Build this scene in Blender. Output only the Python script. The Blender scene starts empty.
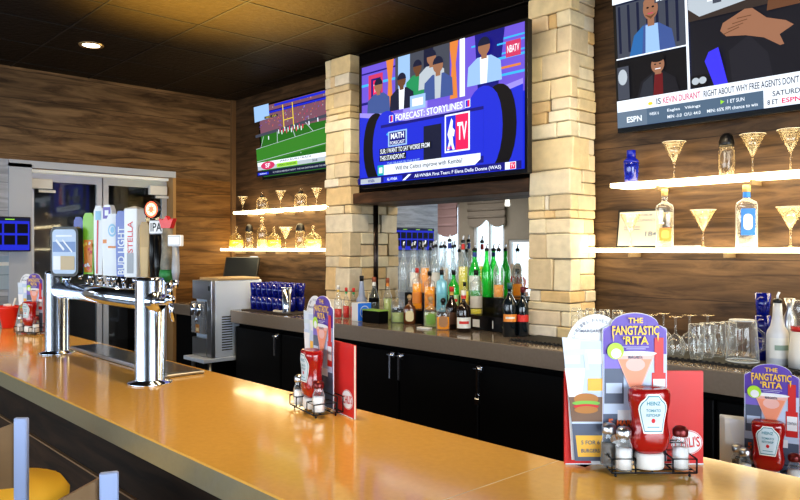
import bpy, math, random
from mathutils import Matrix, Vector
random.seed(7)
C = bpy.context.scene.collection
PI = math.pi
FX, FY, RX, RY = -0.734, 0.679, 0.679, 0.734     # view and right directions of the camera, in plan
def onY(u, Y):                                    # X of the point of the plane y=Y lying along image column u
    t = (u-400)/719.0
    return Y*(FX+t*RX)/(FY+t*RY)
def onZ(u, v, z):
    t = (u-400)/719.0; d = (1.6-z)*719.0/(v-251)
    return d*(FX+t*RX), d*(FY+t*RY)
# ------------------------------------------------------------------ materials
MATS = {}
def mat(name, col, rough=0.5, metal=0.0, emit=0.0, ecol=None, spec=None, coat=0.0, noise=0.0, nscale=20.0, bump=0.0):
    if name in MATS: return MATS[name]
    m = bpy.data.materials.new(name); m.use_nodes = True; nt = m.node_tree
    b = nt.nodes['Principled BSDF']
    c = (col[0], col[1], col[2], 1)
    b.inputs['Base Color'].default_value = c
    b.inputs['Roughness'].default_value = rough; b.inputs['Metallic'].default_value = metal
    if coat: b.inputs['Coat Weight'].default_value = coat; b.inputs['Coat Roughness'].default_value = 0.05
    if spec is not None: b.inputs['Specular IOR Level'].default_value = spec
    if emit:
        e = ecol or col
        b.inputs['Emission Color'].default_value = (e[0], e[1], e[2], 1); b.inputs['Emission Strength'].default_value = emit
    if noise or bump:
        tc = nt.nodes.new('ShaderNodeTexCoord'); n = nt.nodes.new('ShaderNodeTexNoise')
        n.inputs['Scale'].default_value = nscale; n.inputs['Detail'].default_value = 5
        nt.links.new(tc.outputs['Object'], n.inputs['Vector'])
        if noise:
            mx = nt.nodes.new('ShaderNodeMix'); mx.data_type = 'RGBA'
            mx.inputs[6].default_value = tuple(x*(1-noise) for x in col)+(1,)
            mx.inputs[7].default_value = tuple(min(1, x*(1+noise)) for x in col)+(1,)
            nt.links.new(n.outputs['Fac'], mx.inputs[0]); nt.links.new(mx.outputs[2], b.inputs['Base Color'])
        if bump:
            bp = nt.nodes.new('ShaderNodeBump'); bp.inputs['Strength'].default_value = bump; bp.inputs['Distance'].default_value = 0.01
            nt.links.new(n.outputs['Fac'], bp.inputs['Height']); nt.links.new(bp.outputs['Normal'], b.inputs['Normal'])
    MATS[name] = m; return m
def glass(name, col=(1, 1, 1), body=0.0, bcol=None, edge=0.5, ecol=(0.8, 0.85, 0.88), glow=0.0):
    """thin glass: clear where seen square on, brighter and mirror-like toward its edges; body = share of cloudy colour"""
    if name in MATS: return MATS[name]
    m = bpy.data.materials.new(name); m.use_nodes = True; nt = m.node_tree; nt.nodes.clear()
    N = nt.nodes.new; L = nt.links.new
    out = N('ShaderNodeOutputMaterial'); tr = N('ShaderNodeBsdfTransparent'); tr.inputs[0].default_value = (*col, 1)
    gl = N('ShaderNodeBsdfGlossy'); gl.inputs['Roughness'].default_value = 0.03; gl.inputs[0].default_value = (1, 1, 1, 1)
    df = N('ShaderNodeBsdfPrincipled'); bc = bcol or col
    df.inputs['Base Color'].default_value = (*bc, 1); df.inputs['Roughness'].default_value = 0.2
    if glow: df.inputs['Emission Color'].default_value = (*bc, 1); df.inputs['Emission Strength'].default_value = glow  # liquor and coloured glass glow faintly, standing in for light through them
    ed = N('ShaderNodeBsdfDiffuse'); ed.inputs[0].default_value = (*ecol, 1)
    lw = N('ShaderNodeLayerWeight'); lw.inputs[0].default_value = 0.5
    m1 = N('ShaderNodeMixShader'); m1.inputs[0].default_value = body; L(tr.outputs[0], m1.inputs[1]); L(df.outputs[0], m1.inputs[2])
    pw = N('ShaderNodeMath'); pw.operation = 'POWER'; pw.inputs[1].default_value = 2.2; L(lw.outputs['Facing'], pw.inputs[0])
    ml = N('ShaderNodeMath'); ml.operation = 'MULTIPLY'; ml.inputs[1].default_value = edge; L(pw.outputs[0], ml.inputs[0])
    m2 = N('ShaderNodeMixShader'); L(ml.outputs[0], m2.inputs[0]); L(m1.outputs[0], m2.inputs[1]); L(ed.outputs[0], m2.inputs[2])
    p5 = N('ShaderNodeMath'); p5.operation = 'POWER'; p5.inputs[1].default_value = 4.0; L(lw.outputs['Facing'], p5.inputs[0])
    fr = N('ShaderNodeMath'); fr.operation = 'MULTIPLY_ADD'; fr.inputs[1].default_value = 0.55; fr.inputs[2].default_value = 0.05; L(p5.outputs[0], fr.inputs[0])
    m3 = N('ShaderNodeMixShader'); L(fr.outputs[0], m3.inputs[0]); L(m2.outputs[0], m3.inputs[1]); L(gl.outputs[0], m3.inputs[2])
    L(m3.outputs[0], out.inputs[0]); MATS[name] = m; return m
def wood(name, dark, light, ph=0.2, gs=1.0, rough=0.45, tint=None, seam=0.25):
    """horizontal boards: every board its own tone and grain"""
    m = bpy.data.materials.new(name); m.use_nodes = True; nt = m.node_tree; b = nt.nodes['Principled BSDF']
    N = nt.nodes.new; L = nt.links.new
    g = N('ShaderNodeNewGeometry'); s = N('ShaderNodeSeparateXYZ'); L(g.outputs['Position'], s.inputs[0])
    def M(op, a, bb=None):
        n = N('ShaderNodeMath'); n.operation = op
        for i, v in enumerate((a, bb)):
            if v is None: continue
            if isinstance(v, (int, float)): n.inputs[i].default_value = v
            else: L(v, n.inputs[i])
        return n.outputs[0]
    al = M('ADD', s.outputs[0], s.outputs[1]); row = M('DIVIDE', s.outputs[2], ph); idx = M('FLOOR', row); fr = M('FRACT', row)
    cv = N('ShaderNodeCombineXYZ')
    L(M('ADD', M('MULTIPLY', al, 1.3*gs), M('MULTIPLY', idx, 7.31)), cv.inputs[0]); L(M('MULTIPLY', idx, 3.7), cv.inputs[1]); L(M('MULTIPLY', s.outputs[2], 11*gs), cv.inputs[2])
    n1 = N('ShaderNodeTexNoise'); n1.inputs['Scale'].default_value = 1.6; n1.inputs['Detail'].default_value = 8; n1.inputs['Roughness'].default_value = 0.62; n1.inputs['Distortion'].default_value = 0.9
    L(cv.outputs[0], n1.inputs['Vector'])
    rp = N('ShaderNodeValToRGB'); rp.color_ramp.elements[0].position = 0.34; rp.color_ramp.elements[1].position = 0.68
    rp.color_ramp.elements[0].color = (*dark, 1); rp.color_ramp.elements[1].color = (*light, 1); L(n1.outputs['Fac'], rp.inputs[0])
    wn = N('ShaderNodeTexWhiteNoise'); wn.noise_dimensions = '1D'; L(idx, wn.inputs['W'])
    hv = N('ShaderNodeHueSaturation'); L(rp.outputs[0], hv.inputs['Color']); L(M('ADD', M('MULTIPLY', wn.outputs['Value'], 0.35), 0.82), hv.inputs['Value'])
    sm = M('GREATER_THAN', fr, 0.018); k = M('ADD', M('MULTIPLY', sm, 1-seam), seam)
    mx = N('ShaderNodeMix'); mx.data_type = 'RGBA'; mx.inputs[6].default_value = (dark[0]*0.3, dark[1]*0.3, dark[2]*0.3, 1)
    L(k, mx.inputs[0]); L(hv.outputs[0], mx.inputs[7]); L(mx.outputs[2], b.inputs['Base Color'])
    b.inputs['Roughness'].default_value = rough; b.inputs['Specular IOR Level'].default_value = 0.3
    return m
# ------------------------------------------------------------------ mesh collector
class MB:
    def __init__(s): s.v = []; s.f = []; s.mi = []; s.mats = []; s.sm = []
    def _m(s, m):
        if m not in s.mats: s.mats.append(m)
        return s.mats.index(m)
    def add(s, vs, fs, m=None, smooth=False, M=None):
        o = len(s.v); i = s._m(m)
        for p in vs:
            p = Vector(p)
            if M is not None: p = M @ p
            s.v.append(tuple(p))
        for f in fs: s.f.append(tuple(o+k for k in f)); s.mi.append(i); s.sm.append(smooth)
        return s
    def box(s, a, b, m=None, M=None, ch=0.0):
        x0, y0, z0 = a; x1, y1, z1 = b
        if ch <= 0:
            vs = [(x0,y0,z0),(x1,y0,z0),(x1,y1,z0),(x0,y1,z0),(x0,y0,z1),(x1,y0,z1),(x1,y1,z1),(x0,y1,z1)]
            fs = [(0,3,2,1),(4,5,6,7),(0,1,5,4),(1,2,6,5),(2,3,7,6),(3,0,4,7)]
            return s.add(vs, fs, m, False, M)
        c = ch                                     # box with chamfered edges
        vs = []; idx = {}
        for X, sx in ((x0, 1), (x1, -1)):
            for Y, sy in ((y0, 1), (y1, -1)):
                for Z, sz in ((z0, 1), (z1, -1)):
                    k = (sx, sy, sz)
                    idx[k] = len(vs)
                    vs += [(X, Y+sy*c, Z+sz*c), (X+sx*c, Y, Z+sz*c), (X+sx*c, Y+sy*c, Z)]
        fs = []
        for ax in range(3):
            for sg in (1, -1):
                o2 = [a_ for a_ in range(3) if a_ != ax]
                quad = []
                for p, q in ((1, 1), (-1, 1), (-1, -1), (1, -1)):
                    k = [0, 0, 0]; k[ax] = sg; k[o2[0]] = p; k[o2[1]] = q; quad.append(idx[tuple(k)]+ax)
                fs.append(tuple(quad))
        for ax in range(3):
            o2 = [a_ for a_ in range(3) if a_ != ax]
            for p in (1, -1):
                for q in (1, -1):
                    ka = [0, 0, 0]; ka[o2[0]] = p; ka[o2[1]] = q; kb = list(ka); ka[ax] = 1; kb[ax] = -1
                    ia, ib = idx[tuple(ka)], idx[tuple(kb)]
                    fs.append((ia+o2[0], ia+o2[1], ib+o2[1], ib+o2[0]))
        for k, i in idx.items(): fs.append((i, i+1, i+2))
        return s.add(vs, fs, m, False, M)
    def lathe(s, prof, m=None, n=24, sx=1.0, sy=1.0, sq=2.0, sqr=0.0, M=None, smooth=True, cap0=True, cap1=True):
        """prof = [(r, z)]; rings wider than sqr get the super-ellipse power sq"""
        vs = []; fs = []
        for r, z in prof:
            q = sq if r > sqr else 2.0
            for k in range(n):
                a = 2*PI*(k+0.5)/n; c, d = math.cos(a), math.sin(a)
                rr = (abs(c)**q+abs(d)**q)**(-1.0/q)
                kx, ky = (sx, sy) if r > sqr else (1.0, 1.0) if sqr > 0 else (sx, sy)
                vs.append((r*rr*c*kx, r*rr*d*ky, z))
        for j in range(len(prof)-1):
            for k in range(n):
                k2 = (k+1) % n; fs.append((j*n+k, j*n+k2, (j+1)*n+k2, (j+1)*n+k))
        if cap0 and prof[0][0] > 1e-6: fs.append(tuple(reversed(range(n))))
        if cap1 and prof[-1][0] > 1e-6: fs.append(tuple((len(prof)-1)*n+k for k in range(n)))
        return s.add(vs, fs, m, smooth, M)
    def cyl(s, a, b, r0, r1=None, m=None, n=16, smooth=True, M=None):
        a, b = Vector(a), Vector(b); d = b-a; r1 = r0 if r1 is None else r1
        Q = Matrix.Translation(a) @ d.to_track_quat('Z', 'Y').to_matrix().to_4x4()
        if M is not None: Q = M @ Q
        return s.lathe([(r0, 0), (r1, d.length)], m, n, M=Q, smooth=smooth)
    def tube(s, pts, r, m=None, n=8, closed=False, M=None):
        pts = [Vector(p) for p in pts]; L = len(pts); vs = []; fs = []
        up = Vector((0, 0, 1)); prev = None
        for i, p in enumerate(pts):
            a = pts[(i-1) % L] if (closed or i > 0) else p; b = pts[(i+1) % L] if (closed or i < L-1) else p
            t = (b-a).normalized()
            if prev is None: prev = t.cross(up if abs(t.z) < 0.9 else Vector((1, 0, 0))).normalized()
            nrm = (prev-t*prev.dot(t)).normalized(); prev = nrm; bi = t.cross(nrm)
            for k in range(n):
                an = 2*PI*k/n; vs.append(p+(nrm*math.cos(an)+bi*math.sin(an))*r)
        for j in range(L if closed else L-1):
            j2 = (j+1) % L
            for k in range(n): fs.append((j*n+k, j*n+(k+1) % n, j2*n+(k+1) % n, j2*n+k))
        if not closed: fs.append(tuple(reversed(range(n)))); fs.append(tuple((L-1)*n+k for k in range(n)))
        return s.add(vs, fs, m, True, M)
    def ball(s, c, r, m=None, n=16, k=10, sx=1, sy=1, sz=1, M=None):
        Q = Matrix.Translation(Vector(c))
        if M is not None: Q = M @ Q
        return s.lathe([(max(1e-5, r*math.sin(PI*j/k)), -r*sz*math.cos(PI*j/k)) for j in range(k+1)], m, n, sx=sx, sy=sy, M=Q)
    def prism(s, pts, y0, y1, m=None, M=None, side=None):
        """outline pts (x,z) extruded from y0 to y1"""
        n = len(pts); vs = [(x, y0, z) for x, z in pts]+[(x, y1, z) for x, z in pts]
        s.add(vs, [tuple(range(n)), tuple(reversed(range(n, 2*n)))], m, False, M)
        s.add(vs, [(i, n+i, n+(i+1) % n, (i+1) % n) for i in range(n)], side or m, False, M)
        return s
    def build(s, name, m=None, parent=None):
        me = bpy.data.meshes.new(name); me.from_pydata(s.v, [], s.f)
        for k in s.mats: me.materials.append(k if k is not None else m)
        if len(s.mats) == 0: me.materials.append(m)
        me.polygons.foreach_set('material_index', s.mi); me.polygons.foreach_set('use_smooth', s.sm); me.update()
        o = bpy.data.objects.new(name, me); C.objects.link(o)
        if parent is not None: o.parent = parent
        return o
# ---- writing and flat pictures
_tc = {}
def textgeo(s, off=0.0):
    if (s, off) in _tc: return _tc[(s, off)]
    cu = bpy.data.curves.new('t', 'FONT'); cu.body = s; cu.offset = off; cu.resolution_u = 3
    ob = bpy.data.objects.new('t', cu); C.objects.link(ob)
    dg = bpy.context.evaluated_depsgraph_get(); me = bpy.data.meshes.new_from_object(ob.evaluated_get(dg))
    vs = [tuple(v.co) for v in me.vertices]; fs = [tuple(p.vertices) for p in me.polygons]
    bpy.data.objects.remove(ob); bpy.data.curves.remove(cu); bpy.data.meshes.remove(me)
    x0 = min(v[0] for v in vs); x1 = max(v[0] for v in vs); y0 = min(v[1] for v in vs); y1 = max(v[1] for v in vs)
    _tc[(s, off)] = ([((x-x0)/(x1-x0)-.5, (y-y0)/(y1-y0)-.5) for x, y, z in vs], fs); return _tc[(s, off)]
class Flat:
    """coloured outlines and writing laid on a face; F(x, z, lift) gives the 3-D point"""
    def __init__(s, F, step=0.0004): s.mb = MB(); s.F = F; s.k = 0; s.step = step
    def poly(s, pts, m, keep=False):
        if not keep: s.k += 1
        s.mb.add([s.F(x, z, s.k*s.step) for x, z in pts], [tuple(range(len(pts)))], m); return s
    def rect(s, x0, z0, x1, z1, m): return s.poly([(x0, z0), (x1, z0), (x1, z1), (x0, z1)], m)
    def ell(s, cx, cz, rx, rz, m, n=20, a0=0, a1=2*PI):
        return s.poly([(cx+rx*math.cos(a0+(a1-a0)*i/n), cz+rz*math.sin(a0+(a1-a0)*i/n)) for i in range(n+(0 if a1-a0 > 6.28 else 1))], m)
    def line(s, x0, z0, x1, z1, w, m):
        d = math.hypot(x1-x0, z1-z0); nx, nz = -(z1-z0)/d*w/2, (x1-x0)/d*w/2
        return s.poly([(x0+nx, z0+nz), (x0-nx, z0-nz), (x1-nx, z1-nz), (x1+nx, z1+nz)], m)
    def text(s, t, cx, cz, w, h, m, off=0.012, rot=0.0):
        s.k += 1; vs, fs = textgeo(t, off); c, d = math.cos(rot), math.sin(rot)
        s.mb.add([s.F(cx+x*w*c-y*h*d, cz+x*w*d+y*h*c, s.k*s.step) for x, y in vs], fs, m); return s
    def build(s, name, parent): return s.mb.build(name, None, parent)
# ---- things
def thing(name, label, cat, loc=(0, 0, 0), rz=0.0, group=None, rx=0.0):
    o = bpy.data.objects.new(name, None); C.objects.link(o); o.empty_display_size = 0.05
    o.location = loc; o.rotation_euler = (rx, 0, rz); o['label'] = label; o['category'] = cat
    if group: o['group'] = group
    return o
def tag(o, label, cat, group=None, kind=None):
    o['label'] = label; o['category'] = cat
    if group: o['group'] = group
    if kind: o['kind'] = kind
    return o
def struct(o): o['kind'] = 'structure'; return o
def dup(r0, loc, rz, label, group=None, new=None):
    r = r0.copy(); C.objects.link(r); r.location = loc; r.rotation_euler = (r0.rotation_euler[0], 0, rz); r['label'] = label
    if group: r['group'] = group
    for ch in list(r0.children):
        c = ch.copy(); C.objects.link(c); c.parent = r
        for g in list(ch.children):
            d = g.copy(); C.objects.link(d); d.parent = c
    return r
# ------------------------------------------------------------------ palette
chrome = mat('chrome', (0.70, 0.78, 0.93), 0.13, 1.0)  # bluish tint stands in for window daylight mirrored in the chrome
steel = mat('brushed steel', (0.6, 0.62, 0.66), 0.3, 1.0)
black = mat('black plastic', (0.006, 0.006, 0.007), 0.35)
blackm = mat('matt black', (0.0025, 0.0025, 0.003), 0.8, spec=0.15)
white = mat('white plastic', (0.8, 0.8, 0.78), 0.4)
paper = mat('white paper', (0.85, 0.85, 0.83), 0.6)
redp = mat('menu red', (0.62, 0.03, 0.03), 0.35)
ketch = mat('ketchup red', (0.33, 0.008, 0.008), 0.18, coat=0.6)
wirem = mat('black wire', (0.02, 0.02, 0.022), 0.3, 0.6)
clear = glass('clear glass', (0.97, 0.98, 0.98), 0.05, (0.8, 0.85, 0.88), 0.75)
clearw = glass('warm clear glass', (1, 0.97, 0.9), 0.02, (1.0, 0.9, 0.7), 0.38, (0.9, 0.72, 0.45))
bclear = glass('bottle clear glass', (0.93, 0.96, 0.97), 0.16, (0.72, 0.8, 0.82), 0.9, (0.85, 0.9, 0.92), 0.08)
pane = glass('pane glass', (0.9, 0.93, 0.95), 0.0, None, 0.1)
cobalt = glass('cobalt glass', (0.04, 0.08, 0.7), 0.5, (0.005, 0.02, 0.38), 0.5, (0.03, 0.08, 0.8))
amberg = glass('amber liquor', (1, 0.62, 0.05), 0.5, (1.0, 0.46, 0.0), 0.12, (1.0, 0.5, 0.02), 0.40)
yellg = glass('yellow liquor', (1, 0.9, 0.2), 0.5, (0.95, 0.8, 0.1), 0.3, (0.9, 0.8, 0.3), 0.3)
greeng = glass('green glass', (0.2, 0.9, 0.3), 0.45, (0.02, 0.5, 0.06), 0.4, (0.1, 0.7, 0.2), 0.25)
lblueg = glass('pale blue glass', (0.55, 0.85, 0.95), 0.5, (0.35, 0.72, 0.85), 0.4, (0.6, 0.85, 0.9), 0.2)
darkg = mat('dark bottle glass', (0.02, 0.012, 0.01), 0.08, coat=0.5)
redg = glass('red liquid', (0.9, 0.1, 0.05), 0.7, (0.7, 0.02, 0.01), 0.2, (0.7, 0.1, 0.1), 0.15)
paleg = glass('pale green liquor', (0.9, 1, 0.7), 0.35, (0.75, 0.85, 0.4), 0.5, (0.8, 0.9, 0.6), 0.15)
def emi(name, col, k=1.0): return mat(name, (0.0, 0.0, 0.0), 0.6, 0, k, col, spec=0.2)
# ------------------------------------------------------------------ the room
H = 3.15
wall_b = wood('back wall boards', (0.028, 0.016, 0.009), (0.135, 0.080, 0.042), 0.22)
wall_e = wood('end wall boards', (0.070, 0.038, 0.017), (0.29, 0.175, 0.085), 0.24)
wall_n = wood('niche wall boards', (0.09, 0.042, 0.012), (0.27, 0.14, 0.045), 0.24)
beige = mat('beige plaster', (0.42, 0.36, 0.27), 0.8, noise=0.08, nscale=8)
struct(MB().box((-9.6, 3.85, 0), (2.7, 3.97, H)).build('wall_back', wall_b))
# end wall with the recess of the glass doors: opening y 1.88..3.19, z to 2.30
ex = -6.71
ew = MB()
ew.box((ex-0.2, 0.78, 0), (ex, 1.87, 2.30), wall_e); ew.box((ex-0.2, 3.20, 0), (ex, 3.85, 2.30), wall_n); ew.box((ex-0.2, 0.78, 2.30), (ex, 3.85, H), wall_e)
struct(ew.build('wall_left'))
tr = mat('pale trim', (0.50, 0.54, 0.62), 0.5)
pw_ = wood('daylit pale boards', (0.30, 0.32, 0.36), (0.55, 0.58, 0.66), 0.24)  # bluish daylight on the end wall put into the board colour
struct(MB().box((ex, 0.78, 0), (ex+0.008, 1.699, 2.36)).build('daylit_wall_sheet', pw_))  # added sheet of daylit boards laid over the end wall
struct(MB().box((ex, 1.70, 0), (ex+0.02, 1.88, 2.33)).box((ex, 1.70, 2.30), (ex+0.02, 3.19, 2.36)).build('trim_1', tr))
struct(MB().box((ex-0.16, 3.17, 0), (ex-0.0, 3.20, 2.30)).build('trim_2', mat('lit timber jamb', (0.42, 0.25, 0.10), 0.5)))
struct(MB().box((ex, 3.80, 0), (ex+0.03, 3.85, H)).build('trim_3', mat('corner bead', (0.16, 0.09, 0.04), 0.5)))
# glass doors at the back of the recess
alu = mat('aluminium frame', (0.72, 0.76, 0.84), 0.3, 0.7)
dx = ex-0.15
def door(n, y0, y1):
    e = struct(bpy.data.objects.new('door_%d' % n, None)); C.objects.link(e); e.location = (dx, 0, 0)
    MB().box((-0.02, y0, 0.02), (0.02, y0+0.05, 2.27)).box((-0.02, y1-0.05, 0.02), (0.02, y1, 2.27)).box((-0.02, y0+0.05, 2.20), (0.02, y1-0.05, 2.27)).box((-0.02, y0+0.05, 0.02), (0.02, y1-0.05, 0.22)).build('door_frame', alu, e)
    MB().box((-0.004, y0+0.05, 0.22), (0.004, y1-0.05, 2.20)).build('pane', pane, e)
    return e
d1 = door(1, 1.89, 2.53); d2 = door(2, 2.54, 3.165)
struct(MB().box((dx-0.04, 1.87, 2.275), (dx+0.05, 3.17, 2.30)).build('trim_4', mat('bright head frame', (0.9, 0.88, 0.8), 0.4, emit=0.25)))  # faint glow put into the frame for its bright line; no lamp
for dd, y in ((d1, 1.99), (d2, 3.06)):
    MB().box((0.021, y-0.09, 2.13), (0.07, y+0.09, 2.22), ch=0.006).box((0.021, y-0.02, 2.10), (0.05, y+0.12, 2.125)).build('door_closer', white, dd)
# vestibule behind the doors
vest = mat('vestibule wall', (0.30, 0.27, 0.27), 0.8, noise=0.5, nscale=2)
struct(MB().box((-9.6, 0.90, 0), (-9.5, 3.85, H)).build('wall_vestibule', vest))
# dining side of the room (seen in the mirror)
struct(MB().box((-13.0, 0.66, 0), (ex-0.2, 0.78, H)).build('wall_partition', beige))
struct(MB().box((-13.1, -4.6, 0), (-13.0, 0.78, H)).build('wall_far', beige))
struct(MB().box((2.6, -4.6, 0), (2.7, -2.0, H)).box((2.6, 2.4, 0), (2.7, 3.97, H)).box((2.6, -2.0, 0), (2.7, 2.4, 0.6)).box((2.6, -2.0, 2.7), (2.7, 2.4, H)).build('wall_right', beige))
wins = [(-12.6, -11.15, 0.85, 2.62), (-10.72, -9.83, 0.85, 2.62), (-9.72, -8.55, 0.5, 1.80), (-7.6, -5.6, 0.7, 2.5), (-4.9, -2.9, 0.7, 2.5), (-2.2, -0.2, 0.7, 2.5), (0.4, 2.2, 0.7, 2.5)]
wf = MB(); x = -13.0
for (a, b, z0, z1) in wins:
    wf.box((x, -4.6, 0), (a, -4.5, H)); wf.box((a, -4.6, 0), (b, -4.5, z0)); wf.box((a, -4.6, z1), (b, -4.5, H)); x = b
wf.box((x, -4.6, 0), (2.6, -4.5, H)); struct(wf.build('wall_front', beige))
day = mat('daylight', (0.9, 0.95, 1), 0.8, emit=2.2, ecol=(0.80, 0.9, 1.0))
struct(MB().add([(-13.5, -5.2, -0.5), (3.5, -5.2, -0.5), (3.5, -5.2, 3.6), (-13.5, -5.2, 3.6)], [(0, 1, 2, 3)]).build('daylight_sheet', day))  # glowing daylight sheet outside the front windows, not a trim
fr_m = mat('window frame white', (0.7, 0.7, 0.68), 0.5)
for i, (a, b, z0, z1) in enumerate(wins):
    w = struct(bpy.data.objects.new('window_%d' % (i+1), None)); C.objects.link(w); w.location = ((a+b)/2, -4.55, z0); hw = (b-a)/2; hh = z1-z0
    f = MB()
    for (p, q) in (((-hw, 0), (-hw+0.06, hh)), ((hw-0.06, 0), (hw, hh)), ((-hw+0.06, 0), (hw-0.06, 0.06)), ((-hw+0.06, hh-0.06), (hw-0.06, hh)), ((-0.025, 0.06), (0.025, hh-0.06))):
        f.box((p[0], -0.03, p[1]), (q[0], 0.03, q[1]))
    f.build('window_frame', fr_m, w)
    MB().box((-hw+0.06, -0.004, 0.06), (hw-0.06, 0.004, hh-0.06)).build('pane', pane, w)
w = struct(bpy.data.objects.new('window_8', None)); C.objects.link(w); w.location = (2.65, 0.2, 0.6)  # unseen window added to bring daylight from the right
f = MB()
for (a, b, c, d_) in ((-2.2, -2.14, 0, 2.1), (2.14, 2.2, 0, 2.1), (-2.14, 2.14, 0, .06), (-2.14, 2.14, 2.04, 2.1), (-.75, -.69, .06, 2.04), (.69, .75, .06, 2.04)): f.box((-.03, a, c), (.03, b, d_))
f.build('window_frame', fr_m, w); MB().box((-.004, -2.14, .06), (.004, 2.14, 2.04)).build('pane', pane, w)
struct(MB().add([(3.2, -4, -.5), (3.2, 4, -.5), (3.2, 4, 3.6), (3.2, -4, 3.6)], [(3, 2, 1, 0)]).build('side_daylight_sheet', day))  # glowing sheet added outside the side window, not a trim
def shade(x0, x1, z0, z1, m, label):                # roman shade with scalloped hem
    n = 16; pts = [(x0, z1)]+[(x0+(x1-x0)*i/n, z0-0.14*abs(math.sin(PI*2*i/n))+0.10*math.sin(PI*i/n)) for i in range(n+1)]+[(x1, z1)]
    o = MB()
    k = len(pts)
    o.prism(pts, -4.44, -4.40)
    for j in range(1, 4):
        z = z0+(z1-z0)*j/4.0; o.cyl((x0, -4.41, z), (x1, -4.41, z), 0.035, n=8)
    b = o.build('roman_shade', m); tag(b, label, 'window shade')
shade(-12.6, -11.15, 1.95, 2.75, mat('rose shade cloth', (0.55, 0.36, 0.33), 0.9), 'rose cloth shade on the left of the windows reflected in the mirror')
shade(-10.8, -9.75, 2.15, 2.78, mat('tan shade cloth', (0.35, 0.29, 0.22), 0.9), 'tan scalloped cloth shade over the middle reflected window')
p = thing('pendant_lamp', 'small hanging pendant lamp with a white glass shade, reflected in the mirror', 'lamp', (onY(508, 9.18), -1.5, H))
MB().cyl((0, 0, -0.72), (0, 0, -0.001), 0.006).build('cord', black, p)
MB().lathe([(0.02, -0.72), (0.035, -0.75), (0.045, -0.84), (0.035, -0.86)]).build('lamp_shade', mat('milk glass lit', (1, 0.95, 0.85), 0.4, emit=1), p)
# floor and ceiling
struct(MB().box((-13.1, -4.6, -0.1), (2.7, 3.97, 0)).build('floor', mat('dark floor tile', (0.06, 0.045, 0.035), 0.35, noise=0.3, nscale=4)))
cm = mat('dark ceiling tile', (0.019, 0.013, 0.009), 0.5, spec=0.12, noise=0.35, nscale=30, bump=0.5)
struct(MB().box((-13.1, -4.6, H), (2.7, 3.97, H+0.1)).build('ceiling', cm))
g = MB(); gm = mat('ceiling grid', (0.012, 0.009, 0.007), 0.5)
xx = -3.96-0.64*14
while xx < 2.6:
    if xx > -13: g.box((xx-0.006, -4.5, H-0.004), (xx+0.006, 3.85, H+0.001))
    xx += 0.64
yy = 3.0-0.64*11
while yy < 3.85:
    g.box((-13, yy-0.006, H-0.0045), (2.6, yy+0.006, H+0.001)); yy += 0.64
struct(g.build('trim_6', gm))
# recessed downlight
def downlight(x, y, label, k):
    t = thing('recessed_light', label, 'ceiling light', (x, y, H))
    MB().lathe([(0.062, -0.006), (0.085, -0.010), (0.09, -0.001)], cap0=False, cap1=False).build('trim_ring', mat('gold ring', (0.7, 0.5, 0.25), 0.3, 0.8), t)
    MB().lathe([(0.062, -0.005), (0.001, -0.007)]).build('lamp', mat('lamp glow', (1, 0.9, 0.7), 0.4, emit=14, ecol=(1, 0.85, 0.6)), t)
    L = bpy.data.lights.new('spot', 'SPOT'); L.energy = k; L.color = (1, 0.78, 0.5); L.spot_size = 2.3; L.spot_blend = 0.9; L.shadow_soft_size = 0.06
    o = bpy.data.objects.new('downlight_lamp', L); C.objects.link(o); o.location = (x, y, H-0.03)
    return t
downlight(-5.6, 1.99, 'round recessed ceiling downlight with a glowing warm lamp', 40)
# ------------------------------------------------------------------ stone columns
def stone_mat():
    m = bpy.data.materials.new('ledge stone'); m.use_nodes = True; nt = m.node_tree; b = nt.nodes['Principled BSDF']; N = nt.nodes.new; L = nt.links.new
    g = N('ShaderNodeNewGeometry'); r = N('ShaderNodeValToRGB'); L(g.outputs['Random Per Island'], r.inputs[0])
    cs = [(0.0, (0.74, 0.62, 0.40)), (0.25, (0.82, 0.74, 0.56)), (0.45, (0.72, 0.50, 0.24)), (0.6, (0.84, 0.79, 0.68)), (0.8, (0.66, 0.54, 0.36)), (1.0, (0.82, 0.66, 0.38))]
    e = r.color_ramp.elements; e[0].position = 0; e[0].color = (*cs[0][1], 1); e[1].position = 1; e[1].color = (*cs[-1][1], 1)
    for p_, c_ in cs[1:-1]: q = e.new(p_); q.color = (*c_, 1)
    n = N('ShaderNodeTexNoise'); n.inputs['Scale'].default_value = 16; n.inputs['Detail'].default_value = 6; L(g.outputs['Position'], n.inputs['Vector'])
    rr = N('ShaderNodeMapRange'); rr.inputs[3].default_value = 0.72; rr.inputs[4].default_value = 1.15; L(n.outputs['Fac'], rr.inputs[0])
    h = N('ShaderNodeHueSaturation'); L(r.outputs[0], h.inputs['Color']); L(rr.outputs[0], h.inputs['Value']); L(h.outputs[0], b.inputs['Base Color'])
    bp = N('ShaderNodeBump'); bp.inputs['Strength'].default_value = 0.7; bp.inputs['Distance'].default_value = 0.012; L(n.outputs['Fac'], bp.inputs['Height']); L(bp.outputs[0], b.inputs['Normal'])
    b.inputs['Roughness'].default_value = 0.85; return m
stone = stone_mat(); mortar = mat('mortar', (0.24, 0.19, 0.13), 0.9)
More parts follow.
